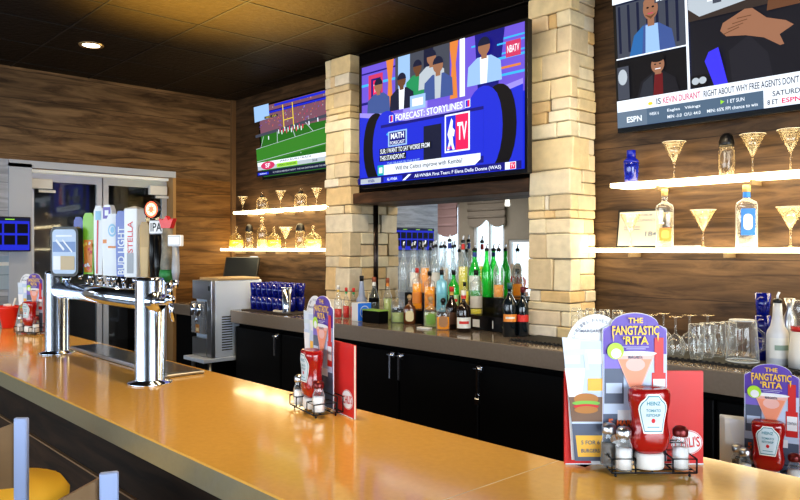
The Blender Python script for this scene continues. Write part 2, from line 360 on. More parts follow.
def column(x0, x1, y0, y1, label, z0=1.071):
    t = thing('stone_column', label, 'column', ((x0+x1)/2, (y0+y1)/2, z0)); cx, cy = (x0+x1)/2, (y0+y1)/2
    hx, hy = (x1-x0)/2, (y1-y0)/2
    MB().box((-hx+0.018, -hy+0.018, 0), (hx-0.018, hy-0.001, H-z0-0.002)).build('core', mortar, t)
    s = MB(); z = 0.0; row = 0
    rnd = random.Random(int(-x0*100))
    while z < H-z0-0.03:
        h = rnd.choice([0.05, 0.07, 0.09, 0.12, 0.15, 0.19]); h = min(h, H-z0-0.004-z)
        sub = [(z, z+h)]
        cuts = [-hx]; n = rnd.choice([1, 2, 2, 3]) if h < 0.13 else rnd.choice([1, 2, 2])
        cs = sorted(rnd.uniform(-hx+0.06, hx-0.06) for _ in range(n-1)); cuts += cs+[hx]
        j = 0.002
        for i in range(len(cuts)-1):
            if cuts[i+1]-cuts[i] < 0.03: continue
            pr = rnd.uniform(-0.004, 0.014); a, b = cuts[i], cuts[i+1]
            last = i == len(cuts)-2; first = i == 0
            dep = 0.03
            if last: dep = rnd.uniform(0.06, 2*hy-0.06)
            if first and not last: dep = rnd.uniform(0.05, 0.14)
            sl = rnd.uniform(0, 0.010) if first else 0; sr = rnd.uniform(0, 0.012) if last else 0
            s.box((a+j-sl, -hy-pr, z+j), (b-j+sr, -hy+dep, z+h-j), ch=0.006)
            if last and 2*hy-dep > 0.04:
                # remaining side stones toward the wall
                zz = [(z, z+h)] if h < 0.1 else [(z, z+h*0.5), (z+h*0.5, z+h)]
                for (p_, q_) in zz: s.box((hx-0.03, -hy+dep+j, p_+j), (hx+rnd.uniform(-0.004, 0.014), hy-0.002, q_-j), ch=0.006)
            if first and 2*hy-dep > 0.04: s.box((-hx-rnd.uniform(0, 0.010), -hy+dep+j, z+j), (-hx+0.03, hy-0.002, z+h-j), ch=0.006)
        z += h
    rj = random.Random(11)                        # rough-hewn faces
    for i_ in range(0, len(s.v), 24):
        tx, tz = rj.uniform(-.10, .10), rj.uniform(-.12, .12); vs_ = s.v[i_:i_+24]
        mx_ = sum(p_[0] for p_ in vs_)/24; mz_ = sum(p_[2] for p_ in vs_)/24
        for q_ in range(i_, min(i_+24, len(s.v))):
            x_, y_, z_ = s.v[q_]; jx, jz = rj.uniform(-.0015, .0015), rj.uniform(-.0015, .0015)
            if y_ < -hy+0.012: y_ += (x_-mx_)*tx*.4+(z_-mz_)*tz*.5
            s.v[q_] = (x_+jx, y_, z_+jz)
    s.build('stone_cladding', stone, t)
    return t
column(-4.77, -4.45, 3.58, 3.835, 'cream ledge-stone column left of the middle television')
column(-2.70, -2.40, 3.58, 3.835, 'cream ledge-stone column right of the middle television')
# mirror between the columns and the timber header over it
mirm = mat('mirror silver', (0.86, 0.88, 0.88), 0.01, 1.0)
t = thing('bar_mirror', 'large wall mirror behind the liquor bottles, between the stone columns', 'mirror', (-3.575, 3.84, 1.072))
MB().box((-0.872, -0.004, 0), (0.872, 0.004, 0.90)).build('mirror_plate', mirm, t)
MB().cyl((-0.857, -0.014, 0), (-0.857, -0.014, 0.90), 0.012).build('edge_rod', mat('dark bronze rod', (0.05, 0.035, 0.03), 0.25, 0.8), t)
hd = wood('header timber', (0.03, 0.015, 0.008), (0.12, 0.06, 0.03), 0.3)
b = MB().box((-4.44, 3.60, 1.955), (-2.715, 3.835, 2.04), ch=0.006).build('header_beam', hd); tag(b, 'dark timber beam under the middle television, across the top of the mirror', 'beam')
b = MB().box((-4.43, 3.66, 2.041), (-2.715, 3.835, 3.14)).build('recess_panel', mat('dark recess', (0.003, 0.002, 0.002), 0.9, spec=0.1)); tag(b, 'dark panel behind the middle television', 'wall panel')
# ------------------------------------------------------------------ lit shelves
led = mat('lit shelf acrylic', (1, 0.9, 0.7), 0.4, emit=6.5, ecol=(1.0, 0.83, 0.5))
def shelf(x0, x1, z, label, y0=3.62):
    t = thing('lit_shelf', label, 'shelf', ((x0+x1)/2, 3.85, z), group='glowing wall shelves'); hw = (x1-x0)/2; y0 = 3.655
    MB().box((-hw, y0-3.85, -0.024), (hw, -0.003, 0), ch=0.003).build('shelf_board', led, t)
    n = 5
    for k in range(n):
        xx = -hw+2*hw*(k+0.5)/n
        MB().prism([(xx-0.006, -0.025), (xx+0.006, -0.025), (xx+0.006, -0.05), (xx-0.006, -0.05)], -0.13, -0.005).build('bracket', mat('shelf bracket', (0.16, 0.11, 0.06), 0.5), t)
    return t
SZ0, SZ1 = 1.605, 1.972
shelf(-6.66, -4.80, SZ0, 'lower glowing shelf left of the stone columns', 3.60)
shelf(-6.40, -4.80, SZ1, 'upper glowing shelf left of the stone columns, under the football television')
shelf(-2.375, 0.3, SZ0, 'lower glowing shelf on the right wall, holding a certificate')
shelf(-2.19, 0.3, SZ1, 'upper glowing shelf on the right wall, holding a blue shaker')
def arealight(name, loc, rot, sx, sy, e, col):
    L = bpy.data.lights.new(name, 'AREA'); L.shape = 'RECTANGLE'; L.size = sx; L.size_y = sy; L.energy = e; L.color = col
    o = bpy.data.objects.new(name, L); C.objects.link(o); o.location = loc; o.rotation_euler = rot; return o
# ------------------------------------------------------------------ bar top, bar front
def counter_mat(name, col, rough, noise=0.10):
    return mat(name, col, rough, noise=noise, nscale=60, coat=0.35, spec=0.6)
btop = counter_mat('tan quartz', (0.74, 0.45, 0.12), 0.13)
fas = counter_mat('shaded quartz edge', (0.27, 0.235, 0.15), 0.3)  # same quartz as the top, its shade put into a darker, greyer colour
outline = [(-5.45, 0.93), (-5.43, 0.87), (-5.37, 0.85), (1.2, 0.85), (1.2, 1.817), (-0.98, 1.817), (-0.98, 1.52), (-5.41, 1.52), (-5.45, 1.48)]
t = thing('bar_counter', 'long glossy tan bar top on a dark plank front', 'bar counter', (0, 0, 0))
def plan(pts, z0, z1, ch=0.004, edge=None):
    n = len(pts); o = MB()
    vs = [(x, y, z0) for x, y in pts]+[(x, y, z1-ch) for x, y in pts]
    cx = sum(p_[0] for p_ in pts)/n; cy = sum(p_[1] for p_ in pts)/n
    def ins(i):
        a, b, c = Vector(pts[i-1]), Vector(pts[i]), Vector(pts[(i+1) % n])
        e1 = (b-a).normalized(); e2 = (c-b).normalized(); n1 = Vector((-e1.y, e1.x)); n2 = Vector((-e2.y, e2.x)); q = (n1+n2)
        q = q/max(0.5, q.dot(n1)); return b+q*ch
    vs += [(*ins(i), z1) for i in range(n)]
    fs = [tuple(reversed(range(n))), tuple(range(2*n, 3*n))]
    fs += [(n+i, n+(i+1) % n, 2*n+(i+1) % n, 2*n+i) for i in range(n)]
    o.add(vs, fs)
    return o.add(vs, [(i, (i+1) % n, n+(i+1) % n, n+i) for i in range(n)], edge)
plan(outline, 1.004, 1.07, edge=fas).build('worktop', btop, t)
MB().box((-1.052, 0.856, 1.0695), (-1.049, 1.515, 1.0703)).build('seam', mat('pale seam', (0.62, 0.5, 0.3), 0.4), t)
fp = wood('bar front boards', (0.012, 0.006, 0.003), (0.055, 0.028, 0.014), 0.165, seam=0.1, rough=0.6)
MB().box((-5.30, 1.10, 0.0), (1.1, 1.50, 1.003)).build('front_panel', fp, t)
cap = mat('panel trim', (0.30, 0.18, 0.09), 0.4)
MB().box((-5.30, 1.06, 0.955), (1.1, 1.099, 1.003)).box((-5.30, 1.085, 0.665), (1.1, 1.099, 0.672)).build('front_trim', cap, t)
b = thing('lower_counter', 'lower serving ledge behind the right end of the bar', 'counter', (0.05, 2.13, 0))
MB().box((-1.1, -0.30, 0.82), (1.1, 0.30, 0.86), ch=0.004).build('worktop', btop, b)
MB().box((-1.05, -0.27, 0), (1.05, 0.26, 0.819)).build('cabinet_body', fp, b)
# ------------------------------------------------------------------ back counter and coolers
grey = counter_mat('grey brown quartz', (0.24, 0.20, 0.165), 0.2)
t = thing('back_counter', 'long grey back counter carrying the bottles and glassware', 'counter', (0, 0, 0))
plan([(-5.60, 3.19), (-5.58, 3.16), (-5.55, 3.15), (2.59, 3.15), (2.59, 3.84), (-5.60, 3.84)], 0.967, 1.07).build('worktop', grey, t)
b = MB().box((-6.70, 3.16, 0.967), (-6.01, 3.84, 1.07), ch=0.004).build('corner_counter', grey); tag(b, 'short grey counter in the far corner holding a metal tumbler', 'counter')
b = MB().box((-6.70, 3.20, 0.0), (-6.01, 3.84, 0.966)).build('corner_cabinet', blackm); tag(b, 'black cabinet under the short corner counter', 'cabinet')
def cooler(x0, x1, hands, label):
    t = thing('bar_cooler', label, 'cooler', ((x0+x1)/2, 3.52, 0), group='black coolers under the back counter'); hw = (x1-x0)/2
    MB().box((-hw, -0.29, 0.08), (hw, 0.31, 0.966)).box((-hw+0.02, -0.25, 0), (hw-0.02, 0.3, 0.08)).build('body', blackm, t)
    nd = 2 if hw > 0.4 else 1
    for k in range(nd):
        a = -hw+2*hw*k/nd+0.006; b = -hw+2*hw*(k+1)/nd-0.006
        d = MB().box((a, -0.33, 0.12), (b, -0.291, 0.93), ch=0.006).build('door', mat('black cooler door', (0.003, 0.003, 0.0035), 0.5, spec=0.2), t)
        for hx_ in hands:
            lx = hx_-(x0+x1)/2
            if a-0.01 <= lx <= b+0.01:
                h = MB().box((lx-0.022, -0.352, 0.885), (lx+0.022, -0.331, 0.925), ch=0.004).box((lx-0.011, -0.375, 0.75), (lx+0.011, -0.360, 0.915), ch=0.004)
                h.box((lx-0.011, -0.362, 0.895), (lx+0.011, -0.351, 0.912)).cyl((lx-0.03, -0.365, 0.905), (lx+0.03, -0.365, 0.905), 0.009)
                h.build('handle', chrome, d)
    return t
cooler(-5.55, -4.845, [-4.87], 'narrow black cooler at the left end of the back counter')
cooler(-4.84, -3.46, [-3.50], 'black cooler under the left stone column, chrome latch at its right')
c3 = cooler(-3.455, -2.085, [-3.415, -2.745], 'black cooler under the bottles with two chrome latches')
cooler(-2.08, -0.70, [], 'black cooler to the left under the drinking glasses')
cooler(-0.695, 0.68, [], 'black cooler under the right end of the back counter')
lk = thing('padlock', 'small chrome padlock hanging from the cooler latch below the bottles', 'lock', (-2.745, 3.148, 0.70))
MB().box((-0.017, -0.008, 0), (0.017, 0.008, 0.036), ch=0.003).build('lock_body', chrome, lk)
MB().tube([(-0.011, 0, 0.035), (-0.011, 0, 0.058), (-0.006, 0, 0.066), (0.006, 0, 0.066), (0.011, 0, 0.058), (0.011, 0, 0.035)], 0.003).build('shackle', chrome, lk)
# rubber bar mat on the right half of the back counter
b = MB(); b.box((-2.62, 3.29, 1.0705), (0.3, 3.575, 1.080))
for k in range(100):
    xx = -2.61+k*0.0291; b.box((xx, 3.285, 1.0705), (xx+0.012, 3.292, 1.086)); 
b = b.build('bar_mat', mat('black rubber', (0.012, 0.012, 0.012), 0.6)); tag(b, 'long black rubber bar mat under the upturned glasses', 'bar mat')
b = MB().box((-5.50, 3.22, 1.0705), (-4.82, 3.56, 1.079), ch=0.002).build('bar_mat', mat('brown rubber', (0.035, 0.025, 0.02), 0.7)); tag(b, 'short dark mat under the blue tumblers at the counter\'s left end', 'bar mat')
# ------------------------------------------------------------------ televisions
def tv(X, Y, Z, W, Hh, tilt, label, draw):
    """X = left edge, (Y, Z) = lower front edge"""
    t = thing('television', label, 'television', (X+W/2, Y, Z), 0, None, tilt)
    bz = 0.016
    MB().box((-W/2, 0.0, 0), (W/2, 0.045, Hh), ch=0.003).box((-W*0.3, 0.045, Hh*0.2), (W*0.3, 0.075, Hh*0.8)).build('housing', black, t)
    def zm(x, z):
        x = min(1.0, max(0.0, x)); z = min(1.0, max(0.0, z))
        if draw is draw_mid: z = z*1.18 if z < .45 else .531+(z-.45)*.853
        if draw is draw_right:
            if z > .2401 or (z > .2399 and x < .34):
                x = x*.925 if x < .3285 else .304+(x-.3285)*1.0365
            for (a0, a1), (b0, b1) in (((0, .12), (0, .115)), ((.12, .24), (.115, .20)), ((.24, .56), (.20, .508)), ((.56, .93), (.508, .905)), ((.93, 1.0), (.905, 1.0))):
                if z <= a1+1e-9: z = b0+(z-a0)*(b1-b0)/(a1-a0); break
        return x, z
    def F(x, z, k):
        x, z = zm(x, z); return (-W/2+bz+(W-2*bz)*x, -0.0012-k, bz*1.6+(Hh-bz*2.6)*z)
    f = Flat(F); draw(f); f.build('screen', t)
    MB().box((-W/2, -0.006, 0), (W/2, 0, bz*1.6)).box((-W/2, -0.006, Hh-bz), (W/2, 0, Hh)).box((-W/2, -0.006, bz*1.6), (-W/2+bz, 0, Hh-bz)).box((W/2-bz, -0.006, bz*1.6), (W/2, 0, Hh-bz)).build('bezel', mat('gloss black bezel', (0.004, 0.004, 0.005), 0.4, spec=0.2), t)
    MB().box((-0.10, 0.075, Hh*0.35), (0.10, 0.12, Hh*0.65)).build('wall_mount', blackm, t)
    return t
E = {}
def e(name, r, g_, b_, k=1.0):
    if name not in E: E[name] = emi('screen '+name, (r, g_, b_), k)
    return E[name]
sW = e('white', .85, .92, 1.0, 1.1); sK = e('black', .004, .004, .008); sB = e('blue', .015, .03, .55, 1.2); sDB = e('deep blue', .01, .01, .22); sP = e('violet', .16, .10, .62, 1.1)
sC = e('cyan', .05, .45, .85, 1.1); sO = e('orange', .75, .25, .06); sR = e('red', .8, .02, .12, 1.1); sG = e('grass', .03, .17, .02, 1.0); sG2 = e('grass light', .05, .24, .03)
sSk = e('skin', .35, .17, .10); sSk2 = e('dark skin', .16, .07, .035); sS = e('suit blue', .06, .11, .32); sGy = e('grey', .07, .08, .11); sLG = e('light grey', .5, .56, .62); sT = e('teal', .02, .45, .45)
sCr = e('crowd', .22, .10, .14); sGn = e('lime', .35, .75, .05); sY = e('yellow', .9, .7, .05); sMd = e('magenta red', .65, .05, .15); sV2 = e('violet light', .35, .3, .85)
sN = e('navy', .01, .015, .05); sLb = e('pale blue', .35, .55, .85); sJ = e('jacket', .012, .012, .02); sGr = e('player green', .02, .3, .12)
def man(f, x, z, s, suit, skin, shirt=None, face=True):
    f.poly([(x-.075*s, z), (x-.07*s, z+.13*s), (x-.03*s, z+.18*s), (x+.03*s, z+.18*s), (x+.07*s, z+.13*s), (x+.075*s, z)], suit)
    if shirt: f.poly([(x-.016*s, z), (x-.018*s, z+.18*s), (x+.018*s, z+.18*s), (x+.012*s, z)], shirt)
    f.rect(x-.012*s, z+.165*s, x+.012*s, z+.20*s, skin)
    f.ell(x, z+.245*s, .026*s, .058*s, skin)
    f.poly([(x+.027*s*math.cos(a), z+.255*s+.056*s*math.sin(a)) for a in [PI*i/8 for i in range(9)]], sN)
def draw_mid(f):
    f.rect(0, 0, 1, 1, sB); f.rect(0, .45, 1, 1, sP)
    for (a, b_, c, m) in ((0, .62, .05, sDB), (0, .80, .05, sC), (.0, .92, .03, sDB), (.72, .90, .03, sC), (.76, .78, .028, sC), (.70, .66, .04, sO)):
        f.rect(a, b_, min(1, a+.28), b_+c*.5, m)
    f.rect(.30, .45, .46, 1, sV2)
    f.poly([(.76, .45), (.86, .45), (.90, 1), (.74, 1)], sDB); f.rect(.86, .74, 1, .76, sC); f.rect(.86, .86, 1, .875, sC); f.rect(.86, .60, 1, .62, sC)
    f.rect(.055, .62, .16, .90, sMd); f.rect(.075, .65, .145, .86, sDB); f.rect(.09, .68, .135, .84, sR); f.text('TV', .1125, .76, .035, .08, sW)
    for x0 in (.19, .60): f.poly([(x0, .5), (x0+.045, .5), (x0+.035, .8), (x0+.05, 1), (x0-.005, 1), (x0+.01, .8)], sO)
    f.rect(.25, .55, .60, 1, sGy); f.rect(.27, .6, .35, 1, sLb); f.rect(.44, .6, .5, 1, sN)
    man(f, .40, .60, 1.05, sGr, sSk2); man(f, .49, .64, 1.1, sLG, sSk); f.rect(.66, .5, .69, 1, sW)
    f.rect(.91, .74, .985, .87, sMd); f.text('NBATV', .947, .805, .06, .06, sW)
    man(f, .135, .50, 1.12, sS, sSk); man(f, .30, .50, 1.1, sN, sSk2, sW); man(f, .535, .53, 1.2, sS, sSk, sLG); man(f, .80, .57, 1.25, sLb, sSk, sW)
    n = 16; top = [(i/n, .545-.10*math.sin(PI*i/n)-.0*i) for i in range(n+1)]; bot = [(i/n, .49-.12*math.sin(PI*i/n)) for i in range(n, -1, -1)]
    f.poly(top+bot, sV2)
    f.poly([(i/n, .50-.115*math.sin(PI*i/n)) for i in range(n+1)]+[(1, 0), (0, 0)], sB)
    f.rect(.36, .47, .46, .60, sLb); f.rect(.375, .50, .445, .57, sW)
    f.ell(.12, .25, .09, .26, sK, 24); f.ell(.88, .27, .09, .27, sK, 24); f.ell(.80, .27, .10, .28, sB, 24); f.ell(.20, .25, .10, .26, sB, 24)
    f.rect(.16, .06, .80, .40, sDB); f.rect(.16, .10, .80, .38, sB); f.rect(.45, .10, .56, .34, sN); f.ell(.25, .33, .05, .015, sC)
    f.text('FORECAST: STORYLINES', .475, .432, .42, .046, sW, .02)
    for x0 in (.235, .715):
        f.rect(x0-.014, .408, x0+.014, .458, sW); f.rect(x0-.011, .412, x0, .454, sB); f.rect(x0, .412, x0+.011, .454, sR)
    f.rect(.215, .24, .345, .345, sLb); f.rect(.225, .25, .335, .335, sDB); f.text('MATH', .28, .31, .09, .04, sW, .03); f.text('FORECAST', .28, .265, .10, .022, sW)
    f.rect(.155, .195, .50, .235, sK); f.rect(.155, .145, .34, .19, sK)
    f.text('SUR: I WANT TO SAY WORSE FROM', .327, .215, .33, .033, sW, .015); f.text('THIS STANDPOINT.', .247, .167, .175, .033, sW, .015)
    f.text('THE DRAWS IN THE EAST', .32, .125, .22, .018, sLb)
    f.rect(.585, .145, .73, .385, sW); f.rect(.593, .155, .65, .375, sB); f.rect(.65, .155, .722, .375, sR)
    f.poly([(.60, .16), (.612, .22), (.602, .26), (.615, .32), (.625, .36), (.634, .34), (.632, .30), (.645, .28), (.640, .24), (.632, .25), (.636, .20), (.645, .16), (.632, .16), (.622, .20), (.612, .16)], sW)
    f.text('TV', .687, .27, .055, .11, sW, .03); f.text('NBA', .615, .175, .03, .018, sR)
    f.rect(.145, .05, .19, .12, sT); f.rect(.155, .065, .18, .105, sW); f.poly([(.19, .05), (.76, .05), (.79, .08), (.79, .118), (.19, .118)], sW)
    f.text('Will the Celtics improve with Kemba?', .48, .083, .42, .038, sN)
    f.rect(0, -.005, 1, .045, sDB); f.rect(.02, .0, .17, .036, sLG); f.text('WNBA', .10, .018, .05, .022, sDB); f.rect(.19, .0, .32, .036, sB); f.text('AL-WNBA', .25, .018, .07, .020, sW)
    f.poly([(.34, .0), (.38, .036), (.36, .036), (.32, .0)], sW)
    f.text('All-WNBA First Team: F Elena Delle Donne (WAS)', .65, .018, .50, .028, sW); f.rect(.92, -.002, .975, .043, sW); f.rect(.945, .002, .972, .039, sR); f.text('TV', .958, .02, .02, .022, sW)
def draw_foot(f):
    f.rect(0, 0, 1, 1, sG); f.rect(0, .62, 1, 1, sCr)
    r = random.Random(3)
    for i in range(140): 
        x, z = r.random(), r.uniform(.66, .98); f.poly([(x, z), (x+.012, z), (x+.01, z+.018)], (sLG, sMd, sP, sCr, sO)[i % 5])
    f.poly([(0, .78), (.22, .80), (.22, 1), (0, 1)], sLb); f.rect(.22, .86, 1, .90, sDB); f.rect(.22, .865, 1, .885, sB); f.rect(.30, .94, 1, .97, sB)
    f.rect(.15, .80, .34, .83, sN); f.text('SEC 124', .245, .815, .15, .018, sY)
    f.poly([(0, .60), (1, .68), (1, .64), (0, .56)], sGy)
    for (a, b_, c, d) in ((.12, .56, -.05, .20), (.32, .59, .30, .22), (.52, .61, .62, .24), (.70, .63, .92, .30)): f.line(a, b_, c, d, .008, sLG)
    f.poly([(0, .40), (1, .52), (1, .30), (0, .18)], sG2); f.line(0, .40, 1, .52, .006, sLG); f.line(0, .22, 1, .32, .008, sLG)
    for x0 in (.42, .55): f.line(x0, .62, x0, .93, .010, sY)
    f.line(.42, .72, .55, .73, .010, sY)
    for i in range(16):
        x = .34+.022*i; z = .555+.02*math.sin(i*2.1); f.rect(x, z, x+.010, z+.055, (sW, sMd, sW, sR)[i % 4])
    for (x, z) in ((.2, .5), (.75, .58), (.86, .6)): f.rect(x, z, x+.012, z+.05, sW)
    f.poly([(.02, .09), (.99, .09), (.99, .20), (.02, .20)], sLG); f.poly([(.02, .145), (.99, .145), (.99, .20), (.02, .20)], sW)
    f.ell(.17, .145, .10, .055, sMd); f.text('SF', .17, .145, .07, .06, sW, .02); f.text('JARED RUSH TRADE', .55, .175, .42, .030, sN); f.rect(.30, .095, .58, .150, sGn); f.text('49ERS DEFENSE', .44, .122, .24, .026, sN)
    f.text('2nd', .80, .12, .06, .03, sN)
    f.rect(0, 0, 1, .075, sN); f.rect(.02, .02, .18, .055, sB); f.text('RUSHING', .10, .037, .10, .018, sW); f.text('W. PURDUE MONDAY NIGHT  THIS HAS SANTANA AND THE 49ERS', .60, .037, .72, .022, sLG)
def draw_right(f):
    f.rect(0, 0, 1, 1, sN)
    f.rect(0, .24, .317, .555, sK); f.rect(0, .565, .317, .93, sGy); f.rect(.33, .24, 1, 1, sJ)
    for i in range(14):
        f.rect(.01+.022*i, .60, .022+.022*i, .92, (sN, sGy)[i % 2])
    # upper left panel: man in a blue suit
    f.poly([(.06, .565), (.085, .70), (.14, .76), (.20, .75), (.255, .69), (.27, .565)], sS); f.poly([(.06, .565), (.085, .70), (.13, .755), (.12, .565)], e('suit mid', .03, .16, .42))
    f.poly([(.135, .565), (.14, .75), (.195, .75), (.20, .565)], sLb); f.rect(.15, .74, .18, .80, sSk); f.ell(.165, .855, .034, .075, sSk); f.ell(.165, .895, .032, .035, sSk); f.poly([(.138, .82), (.165, .785), (.192, .82), (.165, .805)], sSk2)
    f.ell(.153, .862, .006, .006, sK); f.ell(.177, .862, .006, .006, sK); f.line(.153, .822, .177, .822, .006, sMd)
    # lower left panel: man in a dark suit over a red shirt
    f.rect(.0, .25, .055, .50, sGy); f.ell(.025, .42, .022, .06, sLG); f.poly([(.09, .24), (.11, .36), (.165, .415), (.215, .41), (.265, .35), (.28, .24)], sJ); f.poly([(.10, .24), (.12, .35), (.165, .40), (.165, .24)], e('charcoal suit', .03, .035, .05))
    f.poly([(.165, .24), (.175, .40), (.21, .40), (.21, .24)], e('dark red shirt', .16, .01, .015)); f.rect(.176, .395, .205, .43, sSk); f.ell(.19, .465, .030, .062, sSk); f.ell(.19, .512, .033, .028, sK); f.ell(.179, .47, .005, .005, sK); f.ell(.201, .47, .005, .005, sK); f.line(.178, .435, .203, .435, .006, sW)
    f.rect(0, .555, .317, .565, sW); f.rect(.317, .24, .328, 1, sW)
    # right panel: person in a black jacket and cap, arm across the chest
    f.rect(.33, .70, 1, 1, e('studio brown', .05, .035, .03)); f.poly([(.33, .78), (.37, .72), (.56, .76), (.58, 1), (.33, 1)], sLG)
    f.rect(.40, .80, .47, .93, sW); f.rect(.42, .78, .45, .96, sGy); f.rect(.49, .84, .54, .97, sW); f.rect(.35, .86, .39, .98, sW); f.text('@UNDISPUTED', .47, .955, .14, .03, sGy)
    f.poly([(.44, .24), (.46, .50), (.56, .63), (.68, .66), (.80, .66), (.95, .62), (1, .58), (1, .24)], sJ); f.poly([(.46, .24), (.47, .46), (.54, .54), (.60, .40), (.60, .24)], e('jacket sheen', .02, .02, .03))
    f.poly([(.395, .24), (.385, .42), (.40, .48), (.435, .50), (.445, .24)], e('ultramarine', .05, .04, .75, 1.2))
    f.poly([(.56, .80), (.555, .86), (.58, .88), (.595, .80)], sSk2)
    f.poly([(.59, .76), (.58, .90), (.62, 1), (.80, 1), (.80, .84), (.77, .74), (.72, .68), (.65, .69)], sSk); f.poly([(.60, .66), (.61, .78), (.66, .72), (.72, .68), (.77, .74), (.76, .66)], sSk2)
    f.poly([(.55, .90), (.57, 1), (.80, 1), (.72, .97), (.64, .93)], sLb); f.line(.69, .76, .745, .77, .014, sMd); f.poly([(.66, .78), (.68, .82), (.75, .825), (.77, .79), (.72, .80)], sK)
    f.ell(.665, .885, .011, .008, sK); f.ell(.73, .895, .011, .008, sK); f.poly([(.69, .83), (.70, .89), (.72, .83)], sSk2)
    f.ell(.83, .70, .028, .055, sLG); f.ell(.83, .70, .018, .04, sS); f.text('27', .83, .70, .022, .03, sW)
    f.poly([(.465, .56), (.445, .60), (.455, .645), (.49, .67), (.53, .70), (.555, .695), (.60, .62), (.66, .58), (.70, .52), (.68, .44), (.64, .43), (.59, .50), (.53, .54)], sSk)
    for i in range(4): f.line(.455+.016*i, .575+.026*i, .51+.014*i, .60+.018*i, .005, sSk2)
    f.poly([(.64, .50), (.70, .56), (.84, .44), (.90, .26), (.70, .26), (.66, .40)], sJ)
    f.rect(.335, .25, .395, .33, sK); f.ell(.352, .29, .014, .025, sLG); f.ell(.378, .29, .014, .025, sLG)
    # banners
    f.rect(0, .12, 1, .24, sW); f.ell(.145, .165, .010, .016, sY); f.text('IS', .18, .175, .018, .062, sN, .01); f.text('KEVIN DURANT', .272, .175, .148, .062, sMd, .01)
    f.text('RIGHT ABOUT WHY FREE AGENTS DON\'T', .522, .175, .328, .062, sN, .01); f.text('TRUST HIM?', .76, .175, .12, .062, sN, .01)
    f.rect(0, 0, 1, .12, e('ticker slate', .10, .16, .24)); f.rect(0, 0, .13, .12, e('ticker slate light', .16, .22, .30)); f.text('ESPN', .075, .055, .065, .045, sW, .03)
    f.text('WEEK 6', .16, .075, .04, .022, sW); f.text('Eagles   Vikings', .28, .080, .13, .026, sW); f.text('MIN -3.0  O/U: 44.0', .28, .035, .13, .024, sW); f.poly([(.42, .07), (.42, .10), (.435, .085)], sGn); f.text('1 ET SUN', .475, .083, .06, .026, sW)
    f.text('MIN: 65% FPI chance to win', .46, .035, .18, .024, sW)
    f.rect(.57, .0, .78, .12, sW); f.text('SATURDAY', .66, .088, .12, .034, sN, .01); f.text('8 ET', .60, .035, .035, .032, sN); f.text('ESPN', .66, .035, .06, .032, sR, .02)
    f.rect(0, .93, .33, 1, sW); f.rect(.195, .87, .325, .925, sGy); f.text('COMMENTS ON LOCAL', .23, .965, .19, .050, sN, .01); f.text('BELIEVES', .26, .90, .115, .045, sW, .01)
tv(-4.10, 3.40, 2.045, 1.525, 0.905, 0.0, 'television showing a basketball studio panel, between the stone columns', draw_mid)
tv(-5.95, 3.72, 2.262, 1.20, 0.70, math.radians(4.5), 'television showing a football game, left of the stone columns', draw_foot)
tv(-2.174, 3.72, 2.262, 1.42, 0.80, math.radians(4.5), 'television showing a sports talk show in split panels, on the right wall', draw_right)
# blue grid display on the end wall
t = thing('menu_display', 'wide dark display with a blue grid, mounted on the end wall at far left', 'display', (ex, 1.42, 1.58), 0)
MB().box((0.001, -0.10, 0.05), (0.05, 0.10, 0.22)).build('wall_bracket', blackm, t)
MB().box((0.051, -0.49, 0.0), (0.09, 0.43, 0.29), ch=0.004).build('housing', black, t)
f = Flat(lambda x, z, k: (0.0905+k, -0.48+0.90*x, 0.01+0.27*z)); f.rect(0, 0, 1, 1, emi('grid blue', (.02, .03, .5), 1.2))
for i in range(9):
    for j in range(2): f.rect(.012+.11*i, .17+.36*j, .105+.11*i, .46+.36*j, sK)
f.rect(0, .91, 1, 1, sN)
for i in range(4): f.rect(.04+.25*i, .94, .12+.25*i, .97, sGn)
f.build('screen', t)
t = thing('wall_notice', 'pale blue notice panel on the end wall below the grid display', 'notice', (ex+0.001, 1.70, 1.26), 0)
MB().box((0, -0.10, 0), (0.012, 0.06, 0.28), ch=0.002).build('panel', mat('pale blue board', (0.38, 0.48, 0.58), 0.4), t)
f = Flat(lambda x, z, k: (0.0125+k, x, z)); f.rect(-0.09, 0.20, 0.03, 0.23, white); f.rect(-0.09, 0.12, 0.05, 0.125, mat('slate', (0.15, 0.2, 0.25), 0.5)); f.ell(0.045, 0.07, 0.008, 0.008, mat('slate', (0, 0, 0))); f.build('print', t)
# ------------------------------------------------------------------ beer tower
t = thing('beer_tower', 'chrome beer tower of two thick posts joined by a pipe, on the bar', 'beer tower', (-3.31, 1.205, 1.07))
for x in (-0.56, 0.555):
    MB().lathe([(0.085, 0), (0.085, 0.006), (0.060, 0.012), (0.057, 0.018), (0.057, 0.405), (0.054, 0.415), (0.045, 0.420)], n=40, M=Matrix.Translation((x, 0, 0))).build('post', chrome, t)
MB().cyl((-0.62, 0, 0.325), (0.62, 0, 0.325), 0.040, n=32).build('crossbar', chrome, t)
for k in range(12):
    x = -0.42+0.078*k+0.03
    MB().cyl((x, 0.03, 0.325), (x, 0.095, 0.325), 0.013).cyl((x, 0.085, 0.345), (x, 0.096, 0.305), 0.009, 0.007).ball((x, 0.088, 0.335), 0.019).cyl((x, 0.088, 0.34), (x, 0.088, 0.375), 0.009, 0.007).build('faucet', chrome, t)
MB().cyl((0.62, 0.0, 0.325), (0.67, 0.03, 0.325), 0.013).cyl((0.665, 0.03, 0.345), (0.675, 0.04, 0.25), 0.010, 0.008).ball((0.667, 0.03, 0.335), 0.02).cyl((0.667, 0.03, 0.34), (0.667, 0.03, 0.40), 0.010).build('faucet', chrome, t)
